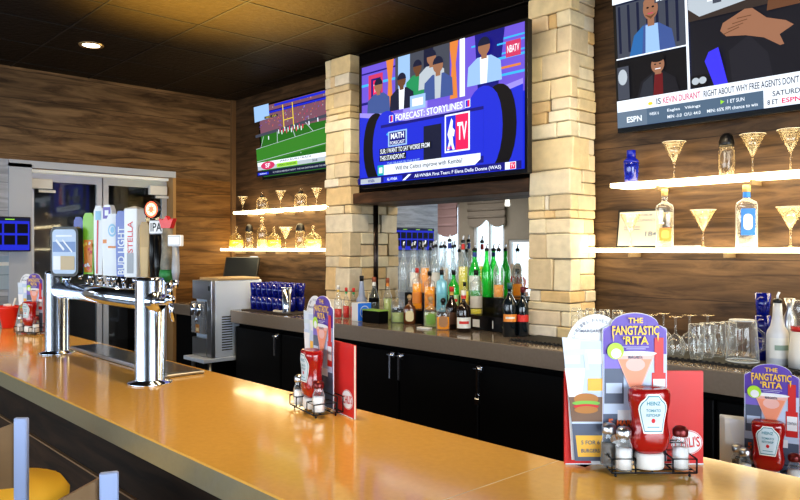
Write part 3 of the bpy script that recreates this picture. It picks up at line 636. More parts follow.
# tap handles: each a thing screwed onto its faucet. x = lateral place along the tower
TZ = 1.07+0.376
def handle(u, top_v, hw, name_l, build, y=1.293, z0=TZ):
    X = onY(u, y); tt = (u-400)/719.0; d = y/(FY+tt*RY); top = 1.6+(251-top_v)/719.0*d
    hw *= 1.28; t = thing('tap_handle', name_l, 'tap handle', (X, y, z0), 0.55)
    MB().cyl((0, 0, 0), (0, 0, 0.03), 0.010, 0.012).build('ferrule', chrome, t)
    build(t, top-z0, hw); return t
def slab(m, m2=None, taper=0.75, txt=None, tcol=None, extra=None, th=0.016):
    def b(t, h, hw):
        MB().prism([(-hw*taper, 0.03), (hw*taper, 0.03), (hw, h*0.55), (hw, h*0.93), (hw*0.6, h), (-hw*0.6, h), (-hw, h*0.93), (-hw, h*0.55)], -th, th).build('paddle', m, t)
        f = Flat(lambda x, z, k: (x, -th-0.0008-k, z))
        if m2: f.poly([(-hw*0.7, h*0.12), (hw*0.7, h*0.12), (hw*0.85, h*0.6), (-hw*0.85, h*0.6)], m2)
        if txt: f.text(txt, 0, h*0.45, h*0.66, hw*1.2, tcol, .015, rot=PI/2)
        if extra: extra(f, h, hw)
        if m2 or txt or extra: f.build('badge', t)
    return b
cb = mat('tap blue', (0.02, 0.05, 0.35), 0.25); cg = mat('tap green', (0.25, 0.55, 0.04), 0.3); cor = mat('tap orange', (0.75, 0.25, 0.03), 0.35); cw = mat('tap white', (0.75, 0.77, 0.8), 0.25)
cr = mat('tap red', (0.6, 0.03, 0.03), 0.3); cy = mat('tap yellow', (0.8, 0.55, 0.08), 0.35); cpu = mat('tap purple', (0.12, 0.08, 0.4), 0.3); cgd = mat('tap tan', (0.5, 0.33, 0.13), 0.4); csl = mat('tap slate', (0.3, 0.32, 0.36), 0.3)
clb = mat('tap sky', (0.25, 0.5, 0.7), 0.3)
handle(81, 219, 0.022, 'dark blue beer tap handle at the left end of the row', slab(cb, taper=0.9))
def ex_floral(f, h, hw):
    r = random.Random(5)
    for i in range(16): f.ell(r.uniform(-hw*.6, hw*.6), r.uniform(.12, .58)*h, .007, .009, (cr, cy, cw, cor)[i % 4], 8)
handle(91, 215, 0.025, 'green-topped orange floral beer tap handle', slab(cg, cor, 0.85, None, None, ex_floral))
handle(101, 208, 0.020, 'white slim beer tap handle with a red stripe', slab(cw, None, 0.8, None, None, lambda f, h, hw: (f.line(-hw*.3, h*.1, -hw*.1, h*.81, .009, cr), f.rect(-hw*.6, h*.81, hw*.6, h*.93, clb))))
handle(109.5, 207, 0.020, 'white beer tap handle with a purple crest on top', slab(cw, None, 0.85, None, None, lambda f, h, hw: (f.rect(-hw*.8, h*.82, hw*.8, h*.97, cpu), f.rect(-hw*.4, h*.86, hw*.4, h*.93, cw), f.rect(-hw*.8, h*.5, hw*.8, h*.55, cor))))
handle(115, 216, 0.024, 'white beer tap handle with a round blue emblem', slab(cw, None, 0.8, None, None, lambda f, h, hw: (f.ell(0, h*.76, hw*.72, .030, clb), f.ell(0, h*.76, hw*.5, .020, cw), f.ell(.002, h*.765, hw*.36, .015, clb), f.rect(-hw*.7, h*.5, hw*.7, h*.53, cor))))
handle(124, 213, 0.023, 'blue beer tap handle reading BUD LIGHT', slab(mat('bud blue', (0.10, 0.16, 0.50), 0.25), None, 0.85, 'BUD LIGHT', cw))
def tower_h(t, h, hw):
    MB().box((-hw, -hw, 0.03), (hw, hw, h-0.012), ch=0.003).add([(-hw, -hw, h-0.012), (hw, -hw, h-0.012), (hw, hw, h-0.012), (-hw, hw, h-0.012), (0, 0, h)], [(0, 1, 4), (1, 2, 4), (2, 3, 4), (3, 0, 4)]).build('paddle', cw, t)
    f = Flat(lambda x, z, k: (x, -hw-0.0008-k, z)); f.rect(-hw*.5, h*.14, hw*.5, h*.4, csl); f.text('STELLA', 0, h*.6, h*.4, hw*.8, cr, .01, PI/2); f.build('badge', t)
handle(135.5, 208, 0.026, 'tall pale obelisk beer tap handle', tower_h)
handle(147, 224, 0.018, 'tan wooden beer tap handle', slab(cgd, mat('tap wood light', (0.62, 0.42, 0.18), 0.4), 0.8))
def leaf_h(t, h, hw):
    MB().lathe([(0.010, 0.03), (0.014, h*.4), (0.010, h-0.075)]).build('paddle', black, t)
    MB().cyl((0, -0.008, h-0.036), (0, 0.008, h-0.036), 0.038, n=24).build('medallion', black, t)
    f = Flat(lambda x, z, k: (x, -0.009-k, z)); rg = mat('lit red emblem', (0.9, 0.1, 0.02), 0.3, emit=1.2); f.ell(0, h-.036, .031, .034, rg); f.ell(0, h-.036, .024, .026, mat('lit cream', (1, .75, .4), .4, emit=1.0))
    pts = []
    for i in range(14): a = PI/2+i*2*PI/14; q = .020 if i % 2 == 0 else .009; pts.append((q*math.cos(a), h-.036+q*math.sin(a)*1.1))
    f.poly(pts, rg); f.build('badge', t)
handle(153, 203, 0.03, 'black beer tap handle with a glowing red leaf medallion', leaf_h)
def sign_h(m1, m2, txt, w, hh, label2=None):
    def b(t, h, hw):
        MB().lathe([(0.011, 0.03), (0.016, h*.3), (0.013, h-hh)]).build('paddle', m2, t)
        MB().box((-w, -0.012, h-hh), (w, 0.012, h), ch=0.003).build('medallion', m1, t)
        f = Flat(lambda x, z, k: (x, -0.0128-k, z)); f.rect(-w*.9, h-hh*.92, w*.9, h-hh*.08, cw if m1 is not cw else csl)
        if m1 is cw: f.rect(-w*.82, h-hh*.85, w*.82, h-hh*.15, cw)
        if txt: f.text(txt, 0, h-hh/2, w*1.5, hh*.6, black, .02)
        f.build('badge', t)
    return b
handle(158.5, 222, 0.03, 'dark beer tap handle with a sign reading IPA', sign_h(csl, black, 'IPA', 0.036, 0.060))
camo = mat('camo', (0.22, 0.2, 0.16), 0.6, noise=0.8, nscale=40)
def red_h(t, h, hw):
    MB().lathe([(0.026, 0.03), (0.030, h*.3), (0.022, h*.55), (0.020, h-0.05)], n=12).build('paddle', camo, t)
    MB().prism([(-.02, h-.05), (.02, h-.05), (.034, h-.010), (.012, h-.018), (0, h), (-.012, h-.018), (-.034, h-.010)], -0.014, 0.014).build('crown', cr, t)
    MB().lathe([(0.031, 0.028), (0.034, 0.05), (0.030, 0.07)]).build('collar', mat('moss green', (.05, .28, .08), .5), t)
handle(168, 218, 0.03, 'camouflage beer tap handle with a red crown top and green base', red_h)
handle(176, 237, 0.02, 'small white sign beer tap handle at the right end of the row', sign_h(cw, csl, None, 0.030, 0.045), y=1.285)
# framed display on top of the left post
t = thing('tower_sign', 'rounded black-framed picture sign standing at the left of the tower crossbar', 'sign', (onY(67, 1.205), 1.205, 1.4355), 0.5)
MB().cyl((0, 0, 0), (0, 0, 0.03), 0.02).build('stem', chrome, t)
def rrect(w, h, r, cz, n=5):
    pts = []
    for (sx, sz, a0) in ((1, -1, -PI/2), (1, 1, 0), (-1, 1, PI/2), (-1, -1, PI)):
        for i in range(n+1):
            a = a0+PI/2*i/n; pts.append((sx*(w-r)+r*math.cos(a), cz+sz*(h-r)+r*math.sin(a)))
    return pts
MB().prism(rrect(0.085, 0.122, 0.03, 0.152), -0.015, 0.015).build('sign_frame', black, t)
f = Flat(lambda x, z, k: (x, -0.0158-k, z)); f.poly(rrect(0.073, 0.109, 0.022, 0.152), mat('sign sky', (0.35, 0.45, 0.6), 0.3, emit=0.15))
f.rect(-0.07, 0.15, 0.07, 0.20, mat('sign blue', (0.10, 0.2, 0.45), .3)); f.line(-.05, .21, .0, .16, .012, cw); f.line(-.01, .21, .05, .15, .008, cw); f.rect(-.05, .225, .05, .233, cw)
f.rect(-.065, .062, .065, .13, mat('sign sand', (.55, .42, .24), .4)); f.rect(-.065, .062, -.02, .13, cw); f.build('picture', t)
# drip tray
t = thing('drip_tray', 'flat steel drip tray with a slotted grate beside the beer tower', 'drip tray', (-3.40, 1.385, 1.0705))
MB().box((-0.59, -0.085, 0), (0.59, 0.085, 0.012), ch=0.003).build('tray', steel, t)
gb = MB()
for k in range(56): gb.box((-0.575+0.0205*k, -0.075, 0.0125), (-0.575+0.0205*k+0.011, 0.075, 0.016))
gb.build('grate', chrome, t)
# ------------------------------------------------------------------ condiment caddies
yel = mat('title yellow', (0.95, 0.62, 0.04), 0.4); pur = mat('card purple', (0.12, 0.06, 0.42), 0.35); pur2 = mat('card violet', (0.22, 0.16, 0.6), 0.35); coral = mat('drink coral', (0.85, 0.33, 0.20), 0.4); pink = mat('drink pink', (0.85, 0.5, 0.45), 0.4)
slate = mat('card slate', (0.10, 0.13, 0.2), 0.4); skyc = mat('card ice', (0.55, 0.66, 0.85), 0.4); lime = mat('lime green', (0.45, 0.75, 0.05), 0.4); cardw = mat('card white', (0.82, 0.84, 0.88), 0.35); orr = mat('price orange', (0.8, 0.15, 0.03), 0.4)
bun = mat('bun brown', (0.45, 0.2, 0.05), 0.5); tbl = mat('print table brown', (0.2, 0.12, 0.08), 0.5); ltg = mat('lettuce', (0.2, 0.5, 0.08), 0.5); gold = mat('beer gold', (0.85, 0.5, 0.08), 0.4)
lab1 = mat('label blue white', (0.62, 0.74, 0.82), 0.4); lab2 = mat('label teal', (0.08, 0.28, 0.36), 0.4); labr = mat('label red', (0.6, 0.02, 0.03), 0.4)
salt = mat('salt grains', (0.85, 0.86, 0.88), 0.8); pepper = mat('pepper grains', (0.07, 0.05, 0.035), 0.9, noise=0.6, nscale=300)
KP = [(0.030, 0.036), (0.040, 0.046), (0.046, 0.062), (0.047, 0.078), (0.043, 0.096), (0.041, 0.112), (0.043, 0.135), (0.047, 0.155), (0.048, 0.172), (0.046, 0.184), (0.040, 0.188)]
def krad(z):
    for (r0, z0), (r1, z1) in zip(KP, KP[1:]):
        if z0 <= z <= z1: return r0+(r1-r0)*(z-z0)/(z1-z0)
    return 0.04
def make_ketchup(loc, rz, label):
    t = thing('ketchup_bottle', label, 'ketchup bottle', loc, rz)
    MB().lathe([(0.033, 0), (0.035, 0.004), (0.035, 0.030), (0.031, 0.036)], n=28, sy=0.8).build('cap', white, t)
    MB().lathe(KP+[(0.030, 0.186), (0.012, 0.184)], n=36, sy=0.66, sq=2.6).build('bottle_body', ketch, t)
    def F(x, z, k):
        r = krad(z); q = 2.6; a = min(0.999, abs(x)/r); return (x, -(r*0.66)*(1-a**q)**(1/q)-0.0010-k, z)
    f = Flat(F, 0.00025); 
    def key(s): return [(-0.026*s, 0.133+0.026*s*.4), (-0.020*s, 0.133+0.026*s), (-0.012*s, 0.133+0.032*s), (0, 0.133+0.034*s), (0.012*s, 0.133+0.032*s), (0.020*s, 0.133+0.026*s), (0.026*s, 0.133+0.026*s*.4), (0.017*s, 0.133-0.035*s), (0, 0.133-0.036*s), (-0.017*s, 0.133-0.035*s)]
    def kpoly(s, m):                               # split in strips so that the label wraps round the bottle
        f.k += 1; K = key(s); left = [K[1], K[0], K[9]]; n = 10
        zs = [K[9][1]+(K[3][1]-K[9][1])*i/n for i in range(n+1)]
        def wdt(z):
            if z < K[0][1]: u_ = (z-K[9][1])/(K[0][1]-K[9][1]); return 0.017*s+(0.009*s)*u_
            u_ = min(1, (z-K[0][1])/(K[3][1]-K[0][1])); return 0.026*s*(1-u_)+0.010*s*u_ if u_ > .6 else 0.026*s-0.010*s*u_
        vs = []; fs = []; m_ = 8
        for z in zs:
            w = wdt(z)
            for j in range(m_+1): vs.append(F(-w+2*w*j/m_, z, f.k*0.00025))
        for i in range(n):
            for j in range(m_): fs.append((i*(m_+1)+j, i*(m_+1)+j+1, (i+1)*(m_+1)+j+1, (i+1)*(m_+1)+j))
        f.mb.add(vs, fs, m)
    kpoly(1.32, paper); kpoly(1.22, lab2); kpoly(1.14, lab1)
    f.text('HEINZ', 0, 0.157, 0.032, 0.009, lab2, .03); f.text('TOMATO', 0, 0.140, 0.034, 0.007, lab2, .02); f.text('KETCHUP', 0, 0.129, 0.032, 0.007, lab2, .02); f.ell(0, 0.116, .0045, .0055, labr, 12); f.rect(-.014, .1005, .014, .1025, lab2)
    f.build('front_label', t)
    return t
def make_shaker(loc, fill, capm, label):
    t = thing('salt_shaker' if fill is salt else 'pepper_shaker', label, 'shaker', loc)
    MB().lathe([(0.0195, 0), (0.021, 0.004), (0.0195, 0.055), (0.015, 0.066), (0.0135, 0.078)], n=8, M=Matrix.Rotation(PI/8, 4, 'Z'), smooth=False).build('jar', clear, t)
    MB().lathe([(0.0175, 0.003), (0.0175, 0.048), (0.001, 0.050)], n=12).build('contents', fill, t)
    MB().lathe([(0.0165, 0.076), (0.0175, 0.080), (0.0175, 0.091), (0.012, 0.098), (0.001, 0.101)], n=20).build('cap', capm, t)
    return t
def arch(w, h, h2):                                # card outline: shoulders at h2, round arch to h
    pts = [(-w, 0), (w, 0), (w, h2-0.008)]
    pts += [(w-0.008+0.008*math.cos(a), h2-0.008+0.008*math.sin(a)) for a in (PI/8, PI/4, PI/2)]+[(w*0.80, h2+0.004)]
    n = 16; r = w*0.74
    pts += [(r*math.cos(PI*i/n), h2+0.004+(h-h2-0.004)*math.sin(PI*i/n)) for i in range(n+1)]
    pts += [(-w*0.80, h2+0.004)]+[(-w+0.008-0.008*math.cos(a), h2-0.008+0.008*math.sin(a)) for a in (PI/2, PI/4, PI/8)]+[(-w, h2-0.008)]
    return pts
def make_card(loc, rz, label):
    t = thing('drink_card', label, 'table card', loc, rz); w, h, h2 = 0.078, 0.36, 0.325
    MB().prism(arch(w, h, h2), -0.0015, 0.0015).build('board', cardw, t)
    f = Flat(lambda x, z, k: (x, -0.0020-k, z), 0.0003)
    f.poly([(x*.985, min(z, h)*.995+.001) for x, z in arch(w, h, h2)], pur2)
    n = 16; f.poly([(-w*.97, .26), (w*.97, .26), (w*.97, .315), (w*.8, .328)]+[(w*.74*math.cos(PI*i/n), .328+.029*math.sin(PI*i/n)) for i in range(n+1)]+[(-w*.8, .328), (-w*.97, .315)], pur)
    f.rect(-w*.98, .0, w*.98, .115, slate); f.rect(-w*.98, .115, w*.98, .26, skyc)
    f.rect(-w*.95, .14, -w*.35, .245, slate); f.rect(-w*.95, .225, -w*.35, .26, pur2); f.rect(-w*.9, .165, -w*.4, .19, skyc)
    f.rect(w*.52, .135, w*.95, .215, redp); f.rect(w*.60, .21, w*.88, .30, redp); f.rect(w*.56, .155, w*.93, .20, cardw); f.text('COINTREAU', w*.745, .178, w*.34, .008, slate)
    f.rect(-w*.1, .10, w*.12, .15, cardw); f.rect(-w*.55, .10, w*.6, .125, cardw)
    f.poly([(-w*.62, .262), (w*.62, .262), (w*.06, .155), (-w*.06, .155)], pink); f.poly([(-w*.52, .248), (w*.5, .248), (w*.05, .160), (-w*.05, .160)], coral); f.ell(0, .235, w*.3, .016, pink)
    f.ell(0, .262, w*.66, .006, cardw); f.text("MARGARITA", 0, .253, w*.45, .008, slate, .02)
    f.ell(-w*.62, .268, w*.26, .020, lime); f.ell(-w*.60, .262, w*.16, .012, cardw)
    f.text('THE', 0, .342, w*.46, .013, yel, .02); f.text('FANGTASTIC', 0, .318, w*1.45, .022, yel, .02)
    f.poly([(-w*.72, .307), (-w*.66, .307), (-w*.69, .290)], yel); f.poly([(w*.66, .307), (w*.72, .307), (w*.69, .290)], yel)
    f.text("\u2018RITA", 0, .294, w*.80, .020, yel, .02); f.rect(-w*.4, .2775, w*.4, .2785, cardw); f.rect(-w*.3, .273, w*.3, .274, cardw)
    f.text('5', -w*.78, .095, .012, .020, orr, .03); f.text('MARG', -w*.30, .095, .045, .014, orr, .03); f.ell(-w*.4, .055, w*.4, .016, bun); f.ell(-w*.4, .045, w*.36, .010, paper)
    f.build('front_print', t); return t
def make_round_card(loc, rz, label):
    t = thing('round_topped_card', label, 'table card', loc, rz); w = 0.075
    n = 20; pts = [(-w*.8, 0), (w*.8, 0), (w, .25)]+[(w*1.0*math.cos(PI*i/n), .27+.085*math.sin(PI*i/n)) for i in range(n+1)]+[(-w, .25)]
    MB().prism(pts, -0.0015, 0.0015).build('board', cardw, t)
    f = Flat(lambda x, z, k: (x, -0.002-k, z), 0.0003); 
    s = "CHILI'S FAVES TO GO"
    for i, ch in enumerate(s):
        if ch == ' ': continue
        a = PI*0.86-PI*0.72*i/(len(s)-1); f.text(ch, w*.84*math.cos(a), .27+.071*math.sin(a), .0062, .008, csl, .01, a-PI/2)
    f.text('MARGARITA', -.01, .315, .06, .007, slate, .02); f.rect(-.04, .16, .03, .29, skyc); f.poly([(-.03, .27), (.01, .27), (.02, .18), (-.02, .18)], cardw); f.ell(.04, .24, .028, .04, gold); f.ell(.04, .23, .02, .03, orr)
    f.build('front_print', t); return t
def make_food_card(loc, rz, label):
    t = thing('food_card', label, 'table card', loc, rz)
    MB().prism([(-.035, 0), (.085, 0), (.085, .285), (-.068, .300)], -0.0015, 0.0015).build('board', mat('card pale blue', (.66, .76, .9), .35), t)
    f = Flat(lambda x, z, k: (x, -0.002-k, z), 0.0003)
    f.poly([(-.05, .14), (.08, .14), (.08, .235), (-.062, .235)], skyc); f.poly([(-.052, .155), (-.02, .155), (-.012, .225), (-.062, .225)], cardw); f.line(-.06, .262, -.01, .265, .014, lab1); f.line(-.012, .262, -.006, .22, .010, lab1); f.rect(-.006, .17, .03, .20, gold)
    f.poly([(-.045, .095), (.08, .095), (.08, .155), (-.052, .155)], tbl); f.ell(-.01, .150, .030, .014, bun); f.ell(-.01, .140, .034, .006, ltg); f.ell(-.01, .132, .031, .006, labr); f.ell(-.01, .124, .029, .009, bun)
    f.poly([(-.038, .0), (.08, .0), (.08, .09), (-.045, .09)], slate); f.poly([(-.030, .01), (.05, .01), (.05, .062), (-.036, .062)], gold); f.text('5 FOR 6', .0, .045, .045, .010, slate, .02); f.text('BURGERS', .0, .025, .045, .009, slate, .02)
    f.build('front_print', t); return t
def make_menu(loc, rz, label, side=1, thick=0.010, spine=-0.0765, hs=1.0, cov=None):
    t = thing('menu_booklet', label, 'menu', loc, rz)
    MB().box((-0.075, -thick/2, 0.001), (0.075, -thick/2+0.0015, 0.230)).box((-0.075, thick/2-0.0015, 0.001), (0.075, thick/2, 0.230)).box((spine, -thick/2, 0.001), (spine+.0015, thick/2, 0.230)).build('cover', cov or redp, t)
    MB().box((-0.0748, -thick/2+0.002, 0), (0.0748, thick/2-0.002, 0.228)).build('pages', mat('cream pages', (0.78, 0.72, 0.6), 0.7), t)
    f = Flat(lambda x, z, k: (x, -thick/2-0.0005-k, z), 0.0003)
    if side > 0:
        f.ell(.034, .055, .039, .031, cardw, 24); f.ell(.034, .055, .0375, .0295, redp, 24); f.ell(.034, .055, .036, .028, cardw, 24); f.text("CHILI'S", .035, .055, .062, .026, redp, .02, .10)
    else:
        n = 12; f.poly([(-.062+.052*(i/n)**1.5, .001+.227*(1-i/n)) for i in range(n+1)]+[(.01, .001), (.07, .001), (.07, .228)], cardw)
        f.text('LIKE NO PLACE ELSE', -.054, .075, .05, .005, cardw, .01, PI*0.62)
    f.rect(-.075, .001, .075, .004, cardw)
    f.build('cover_print', t); t.scale = (1, 1, hs); return t
def make_caddy(loc, rz, label):
    t = thing('condiment_caddy', label, 'caddy', loc, rz)
    a, b = 0.098, 0.034
    w = MB(); z = 0.013
    w.tube([(-a, -b-.012, z), (a, -b-.012, z), (a, b+.02, z), (-a, b+.02, z)], 0.0022, closed=True, n=6)
    for x in (-0.05, 0.0, 0.05): w.tube([(x, -b, z), (x, b, z)], 0.0018, n=6)
    for y in (-0.02, 0.02): w.tube([(-a, y, z), (a, y, z)], 0.0018, n=6)
    w.build('base_grid', wirem, t)
    for (x, y) in ((-a+.012, -b), (a-.012, -b), (-a+.012, b), (a-.012, b)):
        MB().tube([(x, y, z), (x, y, 0.004)], 0.0025, n=6).ball((x, y, 0.0035), 0.0035, n=8, k=6).build('foot', wirem, t)
    r = MB(); zt = 0.045
    for sg in (-1, 1):
        r = MB(); r.tube([(sg*a, -b-.012, zt), (sg*(a-.055), -b-.012, zt), (sg*(a-.055), b-.004, zt), (sg*a, b-.004, zt)], 0.0020, closed=True, n=6)
        for (x, y) in ((a, -b-.012), (a, b-.004), (a-.055, -b-.012)): r.tube([(sg*x, y, z), (sg*x, y, zt)], 0.0020, n=6)
        r.build('side_rail', wirem, t)
    h = MB()
    for y in (b, b+0.020): h.tube([(-a, y, z), (-a, y, 0.062), (a, y, 0.062), (a, y, z)], 0.0020, n=6)
    for x in (-a, a): h.tube([(x, b, z), (x, b+0.020, z)], 0.0020, n=6)
    h.build('card_rack', wirem, t)
    return t
def R2(rz, x, y): return (x*math.cos(rz)-y*math.sin(rz), x*math.sin(rz)+y*math.cos(rz))
def station(cx, cy, z, rz, where, mini=False):
    P = lambda x, y, dz=0.0: (cx+R2(rz, x, y)[0], cy+R2(rz, x, y)[1], z+dz)
    make_caddy(P(0, 0), rz, 'black wire condiment caddy '+where)
    make_ketchup(P(0.0, -0.010, 0.0155), rz, 'upside-down red ketchup bottle '+where)
    make_shaker(P(-0.064, -0.026, 0.0155), salt, steel, 'left front salt shaker of the caddy '+where)
    make_shaker(P(0.071, -0.018, 0.0155), salt, mat('dark red cap', (0.16, 0.02, 0.02), 0.3, 0.5), 'dark-capped right salt shaker '+where)
    make_shaker(P(-0.088, 0.010, 0.0155), pepper, steel, 'pepper shaker behind the left salt '+where)
    make_card(P(-0.018 if not mini else 0.006, 0.0395, 0.0155), rz, 'purple arched margarita card '+where)
    if not mini:
        make_food_card(P(-0.125, 0.0450, 0.0155), rz, 'slanted card with a burger picture '+where)
        make_round_card(P(-0.108, 0.0505, 0.0155), rz, 'white round-topped card '+where)
        make_menu(P(-0.106, 0.066), rz, 'left red menu behind the caddy '+where, -1)
        make_menu(P(0.083, 0.066), rz, 'right red menu with a chili logo '+where, 1)
    else:
        for i in range(3): make_menu(P(-0.056-0.010*i, 0.066+0.017*i), rz-0.02*i, ['front', 'middle', 'back'][i]+' red and white menu of the fan '+where, -1, .013, .075, .80, paper)
        make_menu(P(0.107, 0.066), rz, 'right red menu '+where, 1, .010, -.0765, .86)
d = 1.705; tt = (648-400)/719.0
station(d*(FX+tt*RX), d*(FY+tt*RY), 1.07, math.radians(47.2), 'at the near right end of the bar')
station(onY(315, 1.385), 1.385, 1.07, math.radians(-12), 'in the middle of the bar')
station(-4.86, 1.36, 1.07, math.radians(20), 'behind the beer tower at the bar\'s far end')
d = 2.25; tt = (769-400)/719.0
station(d*(FX+tt*RX), d*(FY+tt*RY), 0.86, math.radians(17), 'on the lower ledge at far right', True)
# red basket cup at far left
t = thing('red_cup', 'flared red cup with a paper-wrapped straw at the far left of the bar', 'cup', (-5.33, 1.35, 1.07))
MB().lathe([(0.035, 0), (0.038, 0.004), (0.062, 0.13), (0.066, 0.15), (0.062, 0.15), (0.034, 0.01), (0.001, 0.008)], n=24, cap1=False).build('cup_body', mat('red cup plastic', (0.7, 0.03, 0.02), 0.3), t)
MB().cyl((-0.02, 0.0, 0.02), (0.055, 0.03, 0.20), 0.006).box((-0.05, -0.02, 0.06), (0.0, 0.02, 0.16), ch=0.004).build('straw', paper, t)
# ------------------------------------------------------------------ bottles and glasses
ROUND = [(0.9, 0), (1, 0.015), (1, 0.58), (0.93, 0.64), (0.5, 0.74), (0.32, 0.79), (0.30, 0.90), (0.34, 0.905), (0.34, 0.925)]
SLIM = [(0.9, 0), (1, 0.015), (1, 0.50), (0.9, 0.56), (0.55, 0.66), (0.36, 0.74), (0.33, 0.91), (0.37, 0.912), (0.37, 0.925)]
SQUAT = [(0.88, 0), (1, 0.03), (1, 0.52), (0.86, 0.62), (0.40, 0.70), (0.27, 0.73), (0.27, 0.82), (0.32, 0.825), (0.32, 0.84)]
HIGH = [(0.9, 0), (1, 0.015), (1, 0.68), (0.9, 0.73), (0.42, 0.77), (0.33, 0.79), (0.32, 0.90), (0.36, 0.905), (0.36, 0.925)]
def bottle(loc, H_, R_, prof, gm, label, liq=None, level=0.5, lab=None, lz=(0.15, 0.45), cap='pourer', capm=None, sy=1.0, sq=2.0, rz=0.8, name='liquor_bottle', cat='bottle', neck=None, group=None, mark=None):
    t = thing(name, label, cat, loc, rz, group); n = 20
    P_ = [(r*R_, z*H_) for r, z in prof]; sqr = R_*0.6 if (sq != 2 or sy != 1) else 0.0
    MB().lathe(P_, n=n, sy=sy, sq=sq, sqr=sqr).build('glass_body', gm, t)
    if liq is not None:
        zt = level*H_; Q = [(r*0.90, max(z, 0.006)) for r, z in P_ if z < zt]
        def rad(z):
            for (r0, z0), (r1, z1) in zip(P_, P_[1:]):
                if z0 <= z <= z1: return r0+(r1-r0)*(z-z0)/max(1e-6, z1-z0)
            return P_[-1][0]
        Q.append((rad(zt)*0.90, zt)); MB().lathe(Q, n=n, sy=sy, sq=sq, sqr=sqr).build('liquor', liq, t)
    if lab is not None:
        if sq == 2 and sy == 1:
            a0, k = -PI*0.5-1.2, 12; vs = []
            for i in range(k+1):
                a = a0+2.4*i/k
                for z in (lz[0]*H_, lz[1]*H_): vs.append((1.012*R_*math.cos(a), 1.012*R_*math.sin(a), z))
            m_ = MB().add(vs, [(2*i, 2*i+2, 2*i+3, 2*i+1) for i in range(k)], None, True)
            if mark: 
                vs = []
                for i in range(k+1):
                    a = a0+0.5+1.4*i/k
                    for z in ((lz[0]*.6+lz[1]*.4)*H_, (lz[0]*.35+lz[1]*.65)*H_): vs.append((1.03*R_*math.cos(a), 1.03*R_*math.sin(a), z))
                m_.add(vs, [(2*i, 2*i+2, 2*i+3, 2*i+1) for i in range(k)], mark, True)
            m_.build('label', lab, t)
        else:
            f = Flat(lambda x, z, q_: (x, -R_*sy-0.0012-q_, z)); zc = (lz[0]+lz[1])/2*H_; hh = (lz[1]-lz[0])/2*H_
            f.poly(rrect(R_*0.66, hh, min(R_*0.5, hh*.6) if sq < 3 else .004, zc), lab)
            if mark: f.poly(rrect(R_*0.42, hh*.6, hh*.3, zc), mark)
            f.build('label', t)
    if neck is not None: MB().lathe([(0.36*R_, 0.80*H_), (0.34*R_, 0.895*H_)], n=14, cap0=False, cap1=False).build('neck_label', neck, t)
    z = P_[-1][1]; r = max(P_[-1][0], 0.010)
    if cap == 'pourer':
        c = MB().lathe([(r*0.9, z-0.004), (r*1.15, z), (r*1.15, z+0.012), (r*0.6, z+0.018)], n=14, M=None)
        c.build('pourer_collar', capm or black, t); MB().tube([(0, 0, z+0.016), (0, 0, z+0.030), (0.006, -0.004, z+0.046)], 0.0055, n=8).build('pourer_spout', mat('pale pourer', (.8, .82, .85), .25, emit=.15) if capm is None else steel, t)
    elif cap == 'ball': MB().lathe([(r*0.8, z-0.004), (r*0.8, z+0.006)], n=12).ball((0, 0, z+0.010+r*0.9), r*1.3, n=14, k=8).build('stopper', capm or mat('cork', (.5, .33, .17), .7), t)
    else: MB().lathe([(r*1.05, z-0.012), (r*1.08, H_-0.002), (r*0.9, H_)], n=16).build('cap', capm or black, t)
    return t
CZ = 1.0705
def stand(u, Y): return (onY(u, Y), Y)
# tiered riser
rm = mat('riser black', (0.003, 0.003, 0.004), 0.25)
t = thing('bottle_riser', 'black stepped bottle riser on the back counter', 'bottle rack', (-3.34, 3.66, CZ))
MB().box((-0.60, -0.10, 0), (0.54, 0.035, 0.095), ch=0.002).build('lower_step', rm, t)
MB().box((-0.60, 0.036, 0), (0.60, 0.165, 0.205), ch=0.002).build('upper_step', rm, t)
f = Flat(lambda x, z, k: (x, -0.1008-k, z)); f.line(.37, .02, .37, .07, .008, white); f.line(.45, .03, .475, .065, .010, paleg); f.rect(.20, .02, .26, .07, white); f.build('print', t)
UP, LO = CZ+0.206, CZ+0.096
top_y, mid_y = 3.735, 3.615
lw_ = mat('label white', (0.8, 0.8, 0.76), 0.5); lr_ = mat('label scarlet', (0.65, 0.04, 0.03), 0.5); ly_ = mat('label gold', (0.75, 0.5, 0.12), 0.5); lg_ = mat('label green', (0.2, 0.4, 0.08), 0.5); lb_ = mat('label navy', (0.03, 0.06, 0.3), 0.5); lk_ = mat('label cream', (0.78, 0.68, 0.42), 0.5); lo_ = mat('label orange', (0.75, 0.28, 0.05), 0.5); lbr = mat('label brown', (0.38, 0.2, 0.09), 0.5)
def hgt(u, Y, z0, vtop):
    q = (u-400)/719.0; d_ = Y/(FY+q*RY); return 1.6+(251-vtop)/719.0*d_-z0-0.0
tops = [(404, 246, .034, bclear, None, None, 'clear bottle at the left end of the riser\'s top step'), (415, 246, .036, bclear, None, lw_, 'clear bottle second from the left on the riser\'s top step'),
        (425.5, 245, .034, bclear, amberg, None, 'clear bottle of amber spirit third on the top step'), (436, 245, .034, bclear, None, lw_, 'clear bottle behind the pale blue bottle on the top step'),
        (450, 239, .038, bclear, None, None, 'tall clear bottle with a dark blue neck on the top step'), (463.5, 240, .036, bclear, yellg, None, 'clear bottle of yellow spirit with a red neck band'),
        (475, 249, .040, greeng, None, lw_, 'green bottle with a dark neck at the right of the top step'), (487, 249, .034, greeng, None, None, 'slim green bottle beside the last clear one on the top step'), (499, 249, .036, bclear, amberg, None, 'clear bottle with a little amber spirit at the right end of the top step')]
